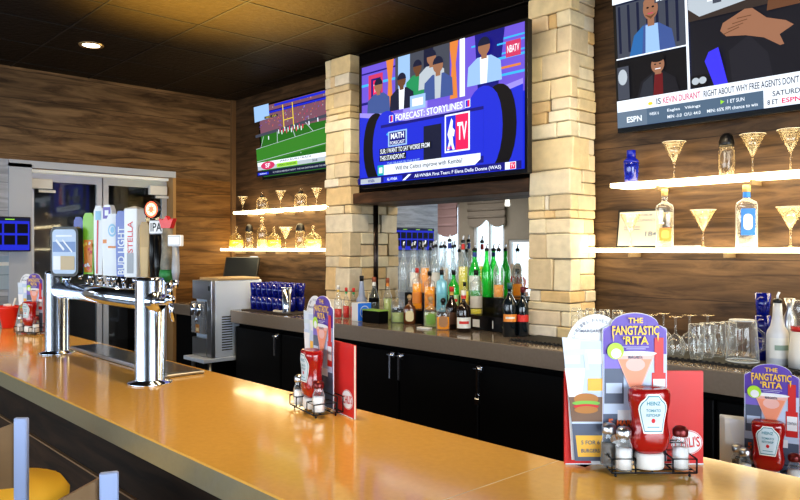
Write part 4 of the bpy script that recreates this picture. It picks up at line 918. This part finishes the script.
for (u, vt, r, gm_, lq, lb2, lbl) in tops:
    Hh = hgt(u, top_y, UP, vt)-0.0; X = onY(u, top_y)
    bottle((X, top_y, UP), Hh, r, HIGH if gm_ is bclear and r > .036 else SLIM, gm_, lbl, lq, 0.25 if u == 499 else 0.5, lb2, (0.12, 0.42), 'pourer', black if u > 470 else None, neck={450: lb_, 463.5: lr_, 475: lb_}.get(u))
for (u, vt, lq, q) in ((412.5, 247, None, 'first'), (423.5, 248, amberg, 'second'), (434, 246, None, 'third'), (445.5, 246, None, 'fourth'), (459.5, 250, None, 'fifth')):
    bottle((onY(u, 3.797), 3.797, UP), hgt(u, 3.797, UP, vt), .031, SLIM, bclear, q+' from the left of the clear bottles in the back row against the mirror', lq, .4, None, (.12, .4), 'pourer')
mids = [(417.5, 270, .037, clear, amberg, lo_, 0.62, 'bottle of golden spirit with an orange label on the middle step'), (430, 273, .039, clear, amberg, lo_, 0.60, 'wide bottle of amber spirit on the middle step'),
        (442, 272, .038, lblueg, None, mat('label ice blue', (.2, .5, .6), .4), 0, 'pale blue square bottle on the middle step'), (454, 272, .038, greeng, None, mat('label mint', (.5, .75, .5), .4), 0, 'bright green bottle with a red seal on the middle step'),
        (465, 284, .030, clear, yellg, ly_, 0.7, 'small bottle of yellow spirit right of the bright green one'), (476.5, 272, .042, clear, yellg, mat('label pale print', (.62, .58, .5), .5), 0.12, 'clear bottle with pale printed label at the right of the middle step')]
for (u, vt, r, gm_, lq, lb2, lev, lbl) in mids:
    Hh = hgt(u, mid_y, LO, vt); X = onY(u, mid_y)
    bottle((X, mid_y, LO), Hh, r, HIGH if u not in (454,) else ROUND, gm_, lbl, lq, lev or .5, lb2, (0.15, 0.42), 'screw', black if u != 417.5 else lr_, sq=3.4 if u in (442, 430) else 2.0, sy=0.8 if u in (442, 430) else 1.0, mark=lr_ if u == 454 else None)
# front row on the counter
bottle((*stand(410, 3.50), CZ), 0.20, .044, SQUAT, glass('brown liquor', (.5, .2, .05), .75, (.16, .05, .015), .3, (.3, .15, .08)), 'squat brown bottle with a cream label on the counter', None, .5, lk_, (.1, .48), 'ball', sy=.6, sq=2.6, mark=None)
bottle((*stand(431, 3.46), CZ), 0.20, .046, SQUAT, clear, 'squat clear bottle with a green label on the counter', paleg, .5, lg_, (.1, .46), 'ball', sy=.6, sq=2.6)
bottle((*stand(443.5, 3.41), CZ), 0.20, .044, SQUAT, clear, 'squat bottle with a brown label beside the green-labelled one', amberg, .42, lbr, (.1, .46), 'ball', black, sy=.6, sq=2.6)
bottle((*stand(452, 3.495), CZ), 0.28, .042, SLIM, darkg, 'dark bottle with a red and gold neck behind the brown-labelled one', None, .5, mat('label dark', (.10, .05, .03), .5), (.12, .4), 'screw', lr_, neck=ly_)
bottle((*stand(464, 3.42), CZ), 0.265, .046, SQUAT, darkg, 'dark liqueur bottle with a red ribbon and white label', None, .5, lw_, (.10, .36), 'screw', lw_, neck=lr_, mark=lr_)
bottle((*stand(510, 3.45), CZ), 0.325, .042, ROUND, mat('black wine glass', (.008, .014, .02), .08, coat=.5), 'black wine bottle with an orange label right of the riser', None, .5, lo_, (.28, .42), 'screw', mat('cap teal', (.03, .12, .14), .4), mark=lw_)
bottle((*stand(523, 3.51), CZ), 0.30, .036, ROUND, mat('black wine glass', (0, 0, 0)), 'black wine bottle with a red label against the stone column', None, .5, lr_, (.3, .44), 'screw', mat('cap maroon', (.12, .01, .02), .4))
b = MB().box((0, 0, 0), (0.10, 0.045, 0.010), M=Matrix.Translation((onY(419, 3.36), 3.34, CZ)) @ Matrix.Rotation(.1, 4, 'Z'), ch=0.002).build('folded_napkin', paper); tag(b, 'small folded white napkin on the counter before the riser', 'napkin')
# left group by the column
bottle((*stand(338.5, 3.40), CZ), 0.25, .030, SLIM, clear, 'small sauce bottle with a white cap and yellow neck label', redg, .28, None, (.1, .3), 'screw', white, neck=ly_)
for u, q in ((346.5, 'nearest the napkin caddy'), (354, 'behind the napkin caddy')):
    bottle((*stand(u, 3.43), CZ), 0.235, .026, SLIM, clear, 'small red hot sauce bottle with a green neck and red cap, '+q, redg, .4, None, (.1, .3), 'screw', lr_, name='sauce_bottle', neck=mat('neck green', (.02, .35, .12), .4))
bottle((*stand(362, 3.53), CZ), 0.325, .042, [(0.9, 0), (1, .015), (1, .42), (.85, .47), (.62, .52), (.42, .80), (.36, .90)], mat('blue grey plastic', (.30, .36, .52), .35), 'blue-grey plastic mixer bottle with a black tip behind the napkin caddy', None, .5, None, (.1, .3), 'screw', black, name='mixer_bottle')
bottle((*stand(374.5, 3.50), CZ), 0.32, .040, SLIM, glass('smoke glass', (.5, .5, .45), .5, (.12, .13, .11), .4), 'smoky bottle with a rust cap and white neck label', None, .5, blackm, (.42, .52), 'screw', mat('rust cap', (.4, .12, .06), .5), neck=lw_)
bottle((*stand(388, 3.62), CZ), 0.31, .034, SLIM, clear, 'clear bottle with an orange neck left of the riser', paleg, .5, None, (.1, .3), 'screw', mat('rust cap', (0, 0, 0)), neck=lo_)
bottle((*stand(398, 3.50), CZ), 0.24, .046, SQUAT, clear, 'round clear decanter with a ball stopper left of the riser', paleg, .3, None, (.1, .3), 'ball', clear, sy=.8)
t = thing('napkin_caddy', 'white bar caddy with a blue side bearing a round white emblem', 'napkin caddy', (*stand(365.5, 3.40), CZ), -0.12)
MB().box((-0.085, -0.065, 0), (0.0, 0.055, 0.135), ch=0.003).build('caddy_box', cardw, t)
f = Flat(lambda x, z, k: (0.0006+k, x, z)); cbl = mat('caddy blue', (0.03, 0.2, 0.75), .3, emit=.15); f.rect(-.063, .003, .053, .132, cbl); f.ell(-.005, .068, .042, .046, cardw, 24); f.ell(-.005, .068, .036, .040, cbl, 24); f.text('bud', -.005, .076, .045, .028, cardw, .03); f.text('LIGHT', -.005, .050, .045, .014, cardw, .03); f.build('side_print', t)
t = thing('garnish_tray', 'low black garnish tray holding green and yellow fruit', 'garnish tray', (onY(393, 3.52)-.03, 3.38, CZ), 0.0)
MB().box((-0.10, -0.04, 0), (0.085, 0.05, 0.085), ch=0.003).build('tray_body', blackm, t)
MB().box((-0.102, -0.042, 0.086), (0.087, 0.052, 0.094), ch=0.002).build('tray_lid', mat('lime lid', (.35, .6, .12), .4), t)
# ------------------------------------------------------------------ shelf ware
def martini(loc, H_, label, m=None, w=0.052, group='martini glasses on the glowing shelves'):
    t = thing('martini_glass', label, 'glass', loc, 0, group); m = m or clearw
    MB().lathe([(w*.62, 0), (w*.60, .003), (.010, .006), (.0045, .014), (.0045, H_*.42), (.008, H_*.45)], n=20).build('stem_and_foot', m, t)
    MB().lathe([(.004, H_*.44), (w, H_), (w*.96, H_), (.003, H_*.48)], n=28, cap1=False).build('bowl', m, t)
    MB().tube([(w*math.cos(2*PI*i/24), w*math.sin(2*PI*i/24), H_) for i in range(24)], 0.0011, n=6, closed=True).build('rim', mat('glass rim', (1, .9, .7), .2, emit=.25), t)  # rim given a faint glow for its bright glint
    return t
def shaker(loc, H_, r, gm_, capm, label):
    t = thing('cocktail_shaker', label, 'cocktail shaker', loc)
    if gm_ is cobalt:
        MB().lathe([(r*.78, 0), (r*.82, .003), (r*1.0, H_*.45), (r*1.02, H_*.60), (r*.98, H_*.62)], n=24).build('shaker_body', gm_, t)
        MB().lathe([(r*1.02, H_*.62), (r*.98, H_*.68), (r*.62, H_*.76), (r*.58, H_*.78)], n=24).build('strainer_top', capm, t)
        MB().lathe([(r*.60, H_*.78), (r*.60, H_*.99), (r*.55, H_)], n=24).build('cap', capm, t)
    else:
        MB().lathe([(r*.85, 0), (r*.9, .003), (r*1.0, H_*.30), (r*.98, H_*.60), (r*.84, H_*.70)], n=24).build('shaker_body', gm_, t)
        MB().lathe([(r*.90, H_*.70), (r*.98, H_*.73), (r*.98, H_*.78), (r*.80, H_*.92), (r*.45, H_*.99), (.001, H_)], n=24).build('cap', capm, t)
    return t
def decanter(loc, H_, r, gm_, label, liq=None):
    t = thing('round_decanter', label, 'decanter', loc, 0.6)
    MB().lathe([(r*.7, 0), (r*.95, H_*.08), (r, H_*.30), (r*.85, H_*.52), (r*.4, H_*.66), (.012, H_*.70), (.012, H_*.82), (.015, H_*.825)], n=24, sy=.6, sqr=.013).build('glass_body', gm_, t)
    if liq: MB().lathe([(r*.62, H_*.03), (r*.87, H_*.09), (r*.9, H_*.30), (r*.85, H_*.38)], n=24, sy=.6).build('liquor', liq, t)
    MB().lathe([(.008, H_*.81), (.008, H_*.86)], n=10).ball((0, 0, H_*.92), .016, n=12, k=8).build('stopper', gm_, t); return t
def jar(loc, H_, r, label):
    t = thing('stoppered_jar', label, 'jar', loc)
    MB().lathe([(r*.95, 0), (r, .004), (r, H_*.55), (r*.8, H_*.66), (r*.42, H_*.70)], n=24).build('jar_body', clearw, t)
    MB().lathe([(r*.45, H_*.70), (r*.42, H_*.78), (r*.2, H_*.82)], n=16).build('collar', black, t)
    MB().lathe([(.006, H_*.80), (.006, H_*.86)], n=10).ball((0, 0, H_*.93), .014, n=12, k=8).build('stopper', clearw, t); return t
SY = 3.73
def sh(u, z): return (onY(u, SY), SY, z+0.0005)
def sc(u, px): q = (u-400)/719.0; return px/719.0*SY/(FY+q*RY)
ord_ = ['leftmost', 'middle', 'rightmost']
for i, (u, hp) in enumerate(((243, 15), (281, 18), (317, 18))): martini(sh(u, SZ1), sc(u, hp), ord_[i]+' martini glass on the upper glowing shelf at left', w=.047)
jar(sh(262.5, SZ1), sc(262, 18.5), .055, 'left stoppered glass jar on the upper left shelf'); jar(sh(301, SZ1), sc(301, 20), .055, 'right stoppered glass jar on the upper left shelf')
decanter(sh(236.5, SZ0), sc(236, 22), .082, clearw, 'flat round yellow decanter at the left end of the lower left shelf', yellg)
shaker(sh(249.5, SZ0), sc(249, 24), .040, clearw, black, 'dark-capped glass shaker beside the first yellow decanter')
bottle(sh(262.5, SZ0), sc(262, 29), .048, ROUND, clearw, 'tall clear bottle in the middle of the lower left shelf', paleg, .3, None, cap='ball', capm=clearw)
decanter(sh(274.5, SZ0), sc(274, 22), .072, clearw, 'flat round yellow-green decanter behind the wide martini glass', yellg)
martini((onY(286, 3.69), 3.69, SZ0+.0005), sc(285, 21), 'wide martini glass on the lower glowing shelf at left', w=.062)
shaker(sh(300.5, SZ0), sc(300, 25), .042, clearw, black, 'dark-capped glass shaker at the right of the lower left shelf')
decanter(sh(313.5, SZ0), sc(313, 23), .078, clearw, 'flat round decanter with a green tint, nearest the stone column', paleg)
shaker(sh(631.5, SZ1), sc(632, 33), .042, cobalt, mat('cobalt lid', (.01, .02, .35), .2), 'cobalt blue cocktail shaker on the upper right shelf')
for i, (u, hp) in enumerate(((674.5, 38), (753, 40), (791, 42))): martini(sh(u, SZ1), sc(u, hp), ['first martini glass right of the blue shaker', 'martini glass beside the dark-capped shaker', 'martini glass at the right edge of the upper shelf'][i], w=.060)
shaker(sh(727, SZ1), sc(727, 43), .038, clearw, black, 'clear glass shaker with a black cap on the upper right shelf')
for i, (u, hp) in enumerate(((703.5, 38), (791, 41))): martini(sh(u, SZ0), sc(u, hp), ['martini glass between the two tequila bottles', 'martini glass at the right edge of the lower shelf'][i], w=.064)
martini((onY(631, 3.70), 3.70, SZ0+.0005), sc(629, 34), 'martini glass in front of the certificate', w=.058)
bottle(sh(665, SZ0), sc(665, 59), .046, HIGH, clear, 'square clear tequila bottle with an orange label on the lower right shelf', clearw, .6, lo_, (.12, .34), 'screw', mat('cork gold', (.75, .5, .2), .4), sq=3.2, sy=.75, mark=ly_, rz=.55)
bottle(sh(747, SZ0), sc(747, 63), .050, HIGH, clear, 'square clear tequila bottle with a blue agave label on the lower right shelf', clear, .6, mat('label azure', (.03, .2, .7), .4), (.20, .62), 'screw', mat('cork gold', (0, 0, 0)), sq=3.2, sy=.75, mark=lw_, rz=.55, neck=mat('label azure', (0, 0, 0)))
# certificate
t = thing('framed_certificate', 'framed white certificate leaning on the wall on the lower right shelf', 'certificate', (onY(640, 3.80), 3.79, SZ0+0.001), 0, None, math.radians(-8)); wC, hC = 0.135, 0.20
MB().box((-wC-.012, 0, 0), (wC+.012, 0.012, hC+.024), ch=.003).build('frame', black, t)
f = Flat(lambda x, z, k: (x, -0.0008-k, z)); f.rect(-wC, .012, wC, hC+.012, mat('certificate paper', (.40, .39, .36), .6)); f.text('MAXIMUM', 0.02, hC-.01, .10, .012, slate, .01); f.text('OCCUPANCY', .02, hC-.04, .15, .014, slate, .01); f.text('184', .07, .08, .07, .028, slate, .01)
for z in (.12, .105): f.rect(-.10, z, .0, z+.003, slate)
f.build('print', t)
b = MB().box((-.06, -.03, 0), (.06, .03, .012), M=Matrix.Translation((onY(688, 3.68), 3.675, SZ0+.001)), ch=.002).build('white_card', paper); tag(b, 'small white card lying on the lower right shelf', 'card')
# ------------------------------------------------------------------ right back counter glassware
MZ = 1.0808
def stem_down(u, Y, label, H_=0.19):
    t = thing('stemmed_glass', label, 'glass', (onY(u, Y), Y, MZ), 0, 'upturned stemmed glasses on the bar mat')
    MB().lathe([(.038, 0), (.046, .035), (.045, .06), (.030, .090), (.008, .105), (.0045, .12), (.0045, H_-.01), (.012, H_-.004)], n=20, cap0=False).build('bowl', clear, t)
    MB().lathe([(.012, H_-.005), (.036, H_-.001), (.036, H_)], n=20).build('foot', clearw, t); return t
k = 0
for (u, Y) in ((676, 3.37), (664, 3.49), (652, 3.38), (690, 3.50), (636, 3.42), (620, 3.37), (708, 3.56)):
    stem_down(u, Y, ['upturned stemmed glass beside the row of mugs', 'upturned stemmed glass behind the nearest one', 'upturned stemmed glass behind the purple card', 'upturned stemmed glass behind the first mug', 'upturned stemmed glass hidden low behind the drink card', 'upturned stemmed glass above the round-topped card', 'upturned stemmed glass by the wall behind the mugs'][k]); k += 1
def mug(X, Y, label, r=.043, H_=.165):
    t = thing('beer_mug', label, 'beer mug', (X, Y, MZ), 0.3, 'upturned beer mugs in a row')
    MB().lathe([(r*.72, 0), (r*.72, .012), (r*.86, .02), (r*.8, .032), (r*.97, .05), (r, .09), (r, H_-.012), (r*.93, H_)], n=20).build('mug_body', clear, t)
    MB().tube([(r-.002, 0, H_-.03), (r+.026, 0, H_-.045), (r+.028, 0, H_-.09), (r-.002, 0, H_-.115)], .006, n=8).build('handle', clear, t); return t
X0, Y0 = onY(697, 3.36), 3.36
for i in range(4): mug(onY(697+i*10.5, 3.34+i*0.07), 3.34+i*0.072, ['nearest mug', 'second mug', 'third mug', 'mug nearest the wall'][i]+' of the row of upturned beer mugs', r=.037)
t = thing('glass_pitcher', 'upturned clear glass pitcher between the mugs and the mixer bottle', 'pitcher', (onY(743, 3.42), 3.42, MZ), 0.9)
MB().lathe([(.070, 0), (.072, .01), (.062, .15), (.060, .185), (.050, .192)], n=28).build('pitcher_body', clear, t)
MB().tube([(.068, 0, .04), (.105, 0, .055), (.100, 0, .13), (.062, 0, .155)], .007, n=8).build('handle', clear, t)
MB().tube([(.071*math.cos(2*PI*i/24), .071*math.sin(2*PI*i/24), .003) for i in range(24)], .003, n=6, closed=True).tube([(.056*math.cos(2*PI*i/24), .056*math.sin(2*PI*i/24), .190) for i in range(24)], .003, n=6, closed=True).build('rim', mat('cool rim', (.7, .72, .75), .2), t)
for i in range(3):
    t = thing('blue_tumbler', ['lowest blue tumbler of the tall stack behind the mixer bottle', 'middle blue tumbler of the tall stack behind the mixer bottle', 'topmost blue tumbler of the tall stack behind the mixer bottle'][i], 'tumbler', (onY(765, 3.56), 3.54, MZ+0.105*i), 0, 'blue tumblers stacked at right')
    MB().lathe([(.028, 0), (.036, .102), (.034, .102), (.026, .004)], n=20).build('tumbler_wall', cobalt, t)
t = bottle((onY(778, 3.44), 3.44, MZ), 0.325, .046, [(0.9, 0), (1, .015), (1, .42), (.9, .47), (.66, .53), (.46, .66), (.38, .86)], mat('frosted plastic', (.62, .65, .70), .3), 'white plastic drink mixer bottle with a metal pourer at right', None, .5, mat('mixer label', (.72, .74, .74), .5), (.10, .38), 'pourer', None, name='mixer_bottle', mark=mat('mixer print', (.25, .35, .3), .5))
t = thing('glass_jar', 'clear jar with a red band on a white base at the right edge', 'jar', (onY(803, 3.42), 3.42, MZ))
MB().lathe([(.055, 0), (.055, .05), (.045, .16)], n=24).build('base', white, t); MB().lathe([(.0455, .160), (.046, .180)], n=24).build('band', cr, t); MB().lathe([(.044, .180), (.046, .285), (.040, .295)], n=24).build('jar_top', clear, t)
for i, (u, Y) in enumerate(((577, 3.45), (591, 3.48), (605, 3.47), (618, 3.49), (584, 3.36), (600, 3.36))):
    t = thing('pint_glass', ['pint glass nearest the stone column', 'second pint glass from the stone column', 'third pint glass from the stone column', 'fourth pint glass from the stone column', 'front left pint glass by the column', 'front right pint glass by the column'][i], 'glass', (onY(u, Y), Y, MZ), 0, 'clear pint glasses by the stone column')
    MB().lathe([(.036, 0), (.029, .145), (.027, .150)], n=20).lathe([(.030, .1505), (.027, .19)], n=20, cap0=False).build('glass_wall', clear, t)
b = thing('jigger', 'small metal jigger hanging behind the mixer bottle', 'jigger', (onY(792, 3.62), 3.60, MZ))
MB().lathe([(.03, 0), (.03, .20), (.012, .24), (.026, .29)], n=20).build('jigger_body', steel, b)
# ------------------------------------------------------------------ far left end of the back counter
mx0, mx1 = -5.97, -5.62
t = thing('drink_machine', 'upright steel drink dispenser with clear front, at the end of the back counter', 'drink machine', ((mx0+mx1)/2, 3.0, 0.66)); hw = (mx1-mx0)/2
MB().box((-hw, 0.04, 0), (hw, 0.50, 0.665), ch=.006).build('cabinet', mat('satin steel', (.74, .84, 1.0), .35, .15), t)  # bluish steel brightened for light this side does not receive
MB().box((-hw, 0.0, 0.50), (hw, 0.039, 0.665), ch=.004).box((hw*.55, 0.0, 0.0), (hw, 0.039, 0.499), ch=.003).box((-hw, 0, 0), (hw*.5, .039, .16), ch=.003).build('front_panel', steel, t)
MB().box((-hw*.9, -0.02, .20), (hw*.45, .038, .48), ch=.004).build('clear_front', glass('machine window', (.8, .82, .85), .35, (.35, .36, .38), .4), t)
MB().cyl((-hw*.5, -.03, .36), (-hw*.5, -.03, .46), .03).cyl((hw*.1, -.03, .36), (hw*.1, -.03, .46), .03).cyl((-hw*.2, -.03, .3), (-hw*.2, -.03, .35), .012).build('nozzle', chrome, t)
f = Flat(lambda x, z, k: (x, -.0212-k, z)); f.rect(-.07, .21, 0, .28, bun); f.rect(-.06, .22, -.01, .25, lk_); f.build('picture_label', t)
v = MB()
for i in range(14): v.box((hw, .10, .06+i*.022), (hw+.004, .20, .068+i*.022))
v.build('vent', blackm, t); MB().box((hw*.7, -.004, .58), (hw*.85, 0, .62)).build('switch', black, t)
t = thing('machine_stand', 'low steel stand under the drink dispenser', 'stand', ((mx0+mx1)/2, 3.2, 0))
MB().box((-.185, -.28, .625), (.185, .30, .659), ch=.004).build('top', mat('satin steel', (0, 0, 0)), t)
for (x, y) in ((-.15, -.2), (.15, -.2), (-.15, .25), (.15, .25)): MB().cyl((x, y, 0), (x, y, .624), .018).build('leg', steel, t)
b = MB().box((-.17, 0, 0), (.17, .42, .022), M=Matrix.Translation(((mx0+mx1)/2+.01, 3.06, 1.326)), ch=.006).build('serving_tray', mat('tan tray', (.45, .32, .18), .6)); tag(b, 'tan tray lying on top of the drink dispenser', 'tray')
t = thing('register_screen', 'dark tilted touch-screen till behind the drink dispenser', 'till', (-6.17, 3.60, 1.0705), 0.75)
MB().box((-.10, -.08, 0), (.10, .10, .02), ch=.004).cyl((0, .02, .02), (0, .05, .30), .025).build('stand', black, t)
Mt = Matrix.Translation((0, -.02, .245)) @ Matrix.Rotation(math.radians(-28), 4, 'X')
MB().box((-.17, 0, 0), (.17, .03, .235), M=Mt, ch=.006).build('housing', black, t)
MB().box((-.155, -.002, .015), (.155, -.0005, .22), M=Mt).build('screen', mat('till screen', (.012, .016, .02), .5, spec=.2), t)
MB().box((.06, .03, .20), (.14, .06, .26), M=Mt, ch=.004).build('card_reader', mat('reader blue grey', (.15, .2, .35), .4), t)
t0 = None
kk = 0
for j in range(2):
    for r_ in range(3):
        for i in range(6):
            u_ = 3.32+0.095*r_; X = -5.45+0.085*i
            lab_ = 'cobalt blue tumbler in the stacked block beside the drink dispenser'
            if t0 is None:
                t0 = thing('blue_tumbler', lab_, 'tumbler', (X, u_, 1.0795), 0, 'cobalt tumblers stacked at the left end of the counter')
                MB().lathe([(.030, 0), (.038, .115), (.036, .115), (.028, .004)], n=16).build('tumbler_wall', cobalt, t0)
            else: dup(t0, (X, u_, 1.0795+0.1155*j), 0, lab_)
def tin(u, Y, z, H_, r, label, n='shaker_tin'):
    t = thing(n, label, 'tumbler', (onY(u, Y), Y, z)); MB().lathe([(r*.75, 0), (r*.78, .004), (r, H_), (r*.95, H_), (r*.7, .006)], n=24).build('tin_wall', chrome, t)
    MB().tube([(r*math.cos(2*PI*i/20), r*math.sin(2*PI*i/20), H_) for i in range(20)], .003, n=6, closed=True).build('rim', chrome, t); return t
tin(287, 3.27, 1.0705, .215, .040, 'tall shiny steel shaker tin at the front of the counter, left of the middle caddy')
tin(182.5, 3.30, 1.0705, .235, .042, 'steel shaker tin on the short corner counter')
t = thing('red_container', 'red plastic container beside the steel tin in the corner', 'container', (-6.09, 3.36, 1.0705))
MB().lathe([(.06, 0), (.085, .17), (.09, .175), (.082, .17), (.055, .006)], n=20).build('container_wall', mat('red cup plastic', (0, 0, 0)), t)
b = MB()
for i in range(5): b.ball((i*.02, .01*math.sin(i*2), .014), .022, n=10, k=6, sx=1.3, sz=.6)
b = b.build('bar_towel', mat('towel', (.6, .55, .48), .9)); b.location = (onY(276, 3.30), 3.30, 1.0705); tag(b, 'crumpled pale towel beside the tall steel tin', 'towel')
# ------------------------------------------------------------------ bar stools
bl = mat('satin blue steel', (.45, .55, .85), .3, .35); br = mat('walnut back', (.26, .16, .08), .35, noise=.3, nscale=8); mus = mat('mustard seat', (.75, .50, .06), .6)
def stool(x, y, rz, label):
    t = thing('bar_stool', label, 'bar stool', (x, y, 0), rz)   # back of the stool toward +x of its frame
    MB().lathe([(.185, .775), (.205, .79), (.21, .835), (.19, .865), (.001, .875)], n=28).build('seat', mus, t)
    for (px, py) in ((.215, .205), (.215, -.205)):
        MB().box((px-.008, py-.019, .02), (px+.008, py+.019, 1.13), ch=.003).build('back_post', bl, t)
    for (px, py) in ((-.17, .17), (-.17, -.17)):
        MB().box((px-.010, py-.016, 0), (px+.010, py+.016, .775), ch=.003).build('leg', bl, t)
    MB().box((-.17, -.19, .30), (-.15, .19, .325), ch=.003).box((-.16, .18, .30), (.21, .20, .325), ch=.003).box((-.16, -.20, .30), (.21, -.18, .325), ch=.003).box((-.16, -.2, .75), (.21, .2, .774)).build('foot_ring', bl, t)
    k = 12; vs = []; 
    for i in range(k+1):
        yy_ = -.185+.37*i/k; xx_ = .212+.045*math.cos(PI*(i/k-.5)); top_ = 1.04+.075*abs(2*i/k-1)**0.9
        for (dx_, z) in ((0, .93), (0, top_), (.012, top_), (.012, .93)): vs.append((xx_+dx_-.02, yy_, z))
    fs = []
    for i in range(k):
        for j in range(4): fs.append((i*4+j, i*4+(j+1) % 4, (i+1)*4+(j+1) % 4, (i+1)*4+j))
    fs += [(0, 1, 2, 3), (k*4+3, k*4+2, k*4+1, k*4)]
    MB().add(vs, fs, None, False).build('back_panel', br, t); return t
stool(-2.484, .594, math.radians(-45), 'bar stool at the left edge with a mustard seat and walnut back')
stool(-1.80, .46, math.radians(-20), 'bar stool at lower left, nearer the camera, with a blue-silver post')
# ------------------------------------------------------------------ light
arealight('window daylight', (-3.0, -4.3, 1.7), (math.radians(90), 0, 0), 8.6, 1.7, 210, (0.80, 0.90, 1.0))
arealight('added side daylight', (2.5, 0.2, 1.75), (0, math.radians(90), 0), 1.7, 3.6, 130, (0.86, 0.93, 1.0))  # added lamp giving front light to cards and column sides
arealight('added dining fill', (-10.3, -2.2, 3.0), (0, 0, 0), 2.5, 2.5, 90, (0.95, 0.95, 1.0))  # added fill over the dining side, no fixture there
arealight('aisle warm light', (-3.2, 2.3, 3.08), (math.radians(25), 0, 0), 5.0, 0.5, 36, (1.0, 0.74, 0.42))
def spot(loc, tgt, e_, col, size, blend=.8, rad=.1):  # spots added without fixtures to brighten columns, walls and bar
    L = bpy.data.lights.new('added_accent', 'SPOT'); L.energy = e_; L.color = col; L.spot_size = size; L.spot_blend = blend; L.shadow_soft_size = rad
    o = bpy.data.objects.new('added_spot', L); C.objects.link(o); o.location = loc; o.rotation_euler = (Vector(tgt)-Vector(loc)).to_track_quat('-Z', 'Y').to_euler(); return o
spot((-4.0, 2.0, 1.75), (-4.0, 2.2, 3.15), 1500, (1.0, .70, .14), 1.45, 1.0, .2)  # added uplight making the yellow ceiling glow; no lamp stands there
spot((-3.6, 2.5, 3.0), (-4.6, 3.7, 1.9), 60, (1.0, .88, .66), 1.2)
spot((-1.4, 2.4, 3.0), (-2.5, 3.7, 1.9), 70, (1.0, .90, .72), 1.2)
spot((-5.4, 3.0, 3.05), (-5.7, 3.85, 1.9), 25, (1.0, .62, .28), 1.6)
spot((-0.8, 2.4, 3.05), (-0.9, 3.85, 1.5), 14, (1.0, .75, .5), 1.6)
spot((-2.0, 1.3, 3.1), (-2.0, 1.25, 1.0), 120, (1.0, .70, .32), 1.5, 1.0)
spot((-4.2, 1.3, 3.1), (-4.2, 1.25, 1.0), 110, (1.0, .78, .5), 1.5, 1.0)
w = bpy.data.worlds.new('w'); bpy.context.scene.world = w; w.use_nodes = True
w.node_tree.nodes['Background'].inputs[0].default_value = (.75, .85, 1, 1); w.node_tree.nodes['Background'].inputs[1].default_value = 0.3
# ------------------------------------------------------------------ camera
cd = bpy.data.cameras.new('cam'); cd.lens = 719/800*36; cd.sensor_width = 36; cam = bpy.data.objects.new('camera', cd); C.objects.link(cam)
cam.location = (0, 0, 1.6); cam.rotation_euler = (math.radians(90-0.08), 0, math.radians(47.2)); cd.clip_start = 0.02
bpy.context.scene.camera = cam
sc_ = bpy.context.scene; sc_.view_settings.view_transform = 'Standard'; sc_.view_settings.exposure = 0.0
for lk_name in ('Medium High Contrast', 'Standard - Medium High Contrast'):
    try:
        sc_.view_settings.look = lk_name; print('look', lk_name); break
    except Exception as err: print('no look', lk_name)
sc_.cycles.transparent_max_bounces = 24; sc_.cycles.max_bounces = 8; sc_.cycles.caustics_reflective = False; sc_.cycles.caustics_refractive = False; sc_.cycles.sample_clamp_indirect = 4
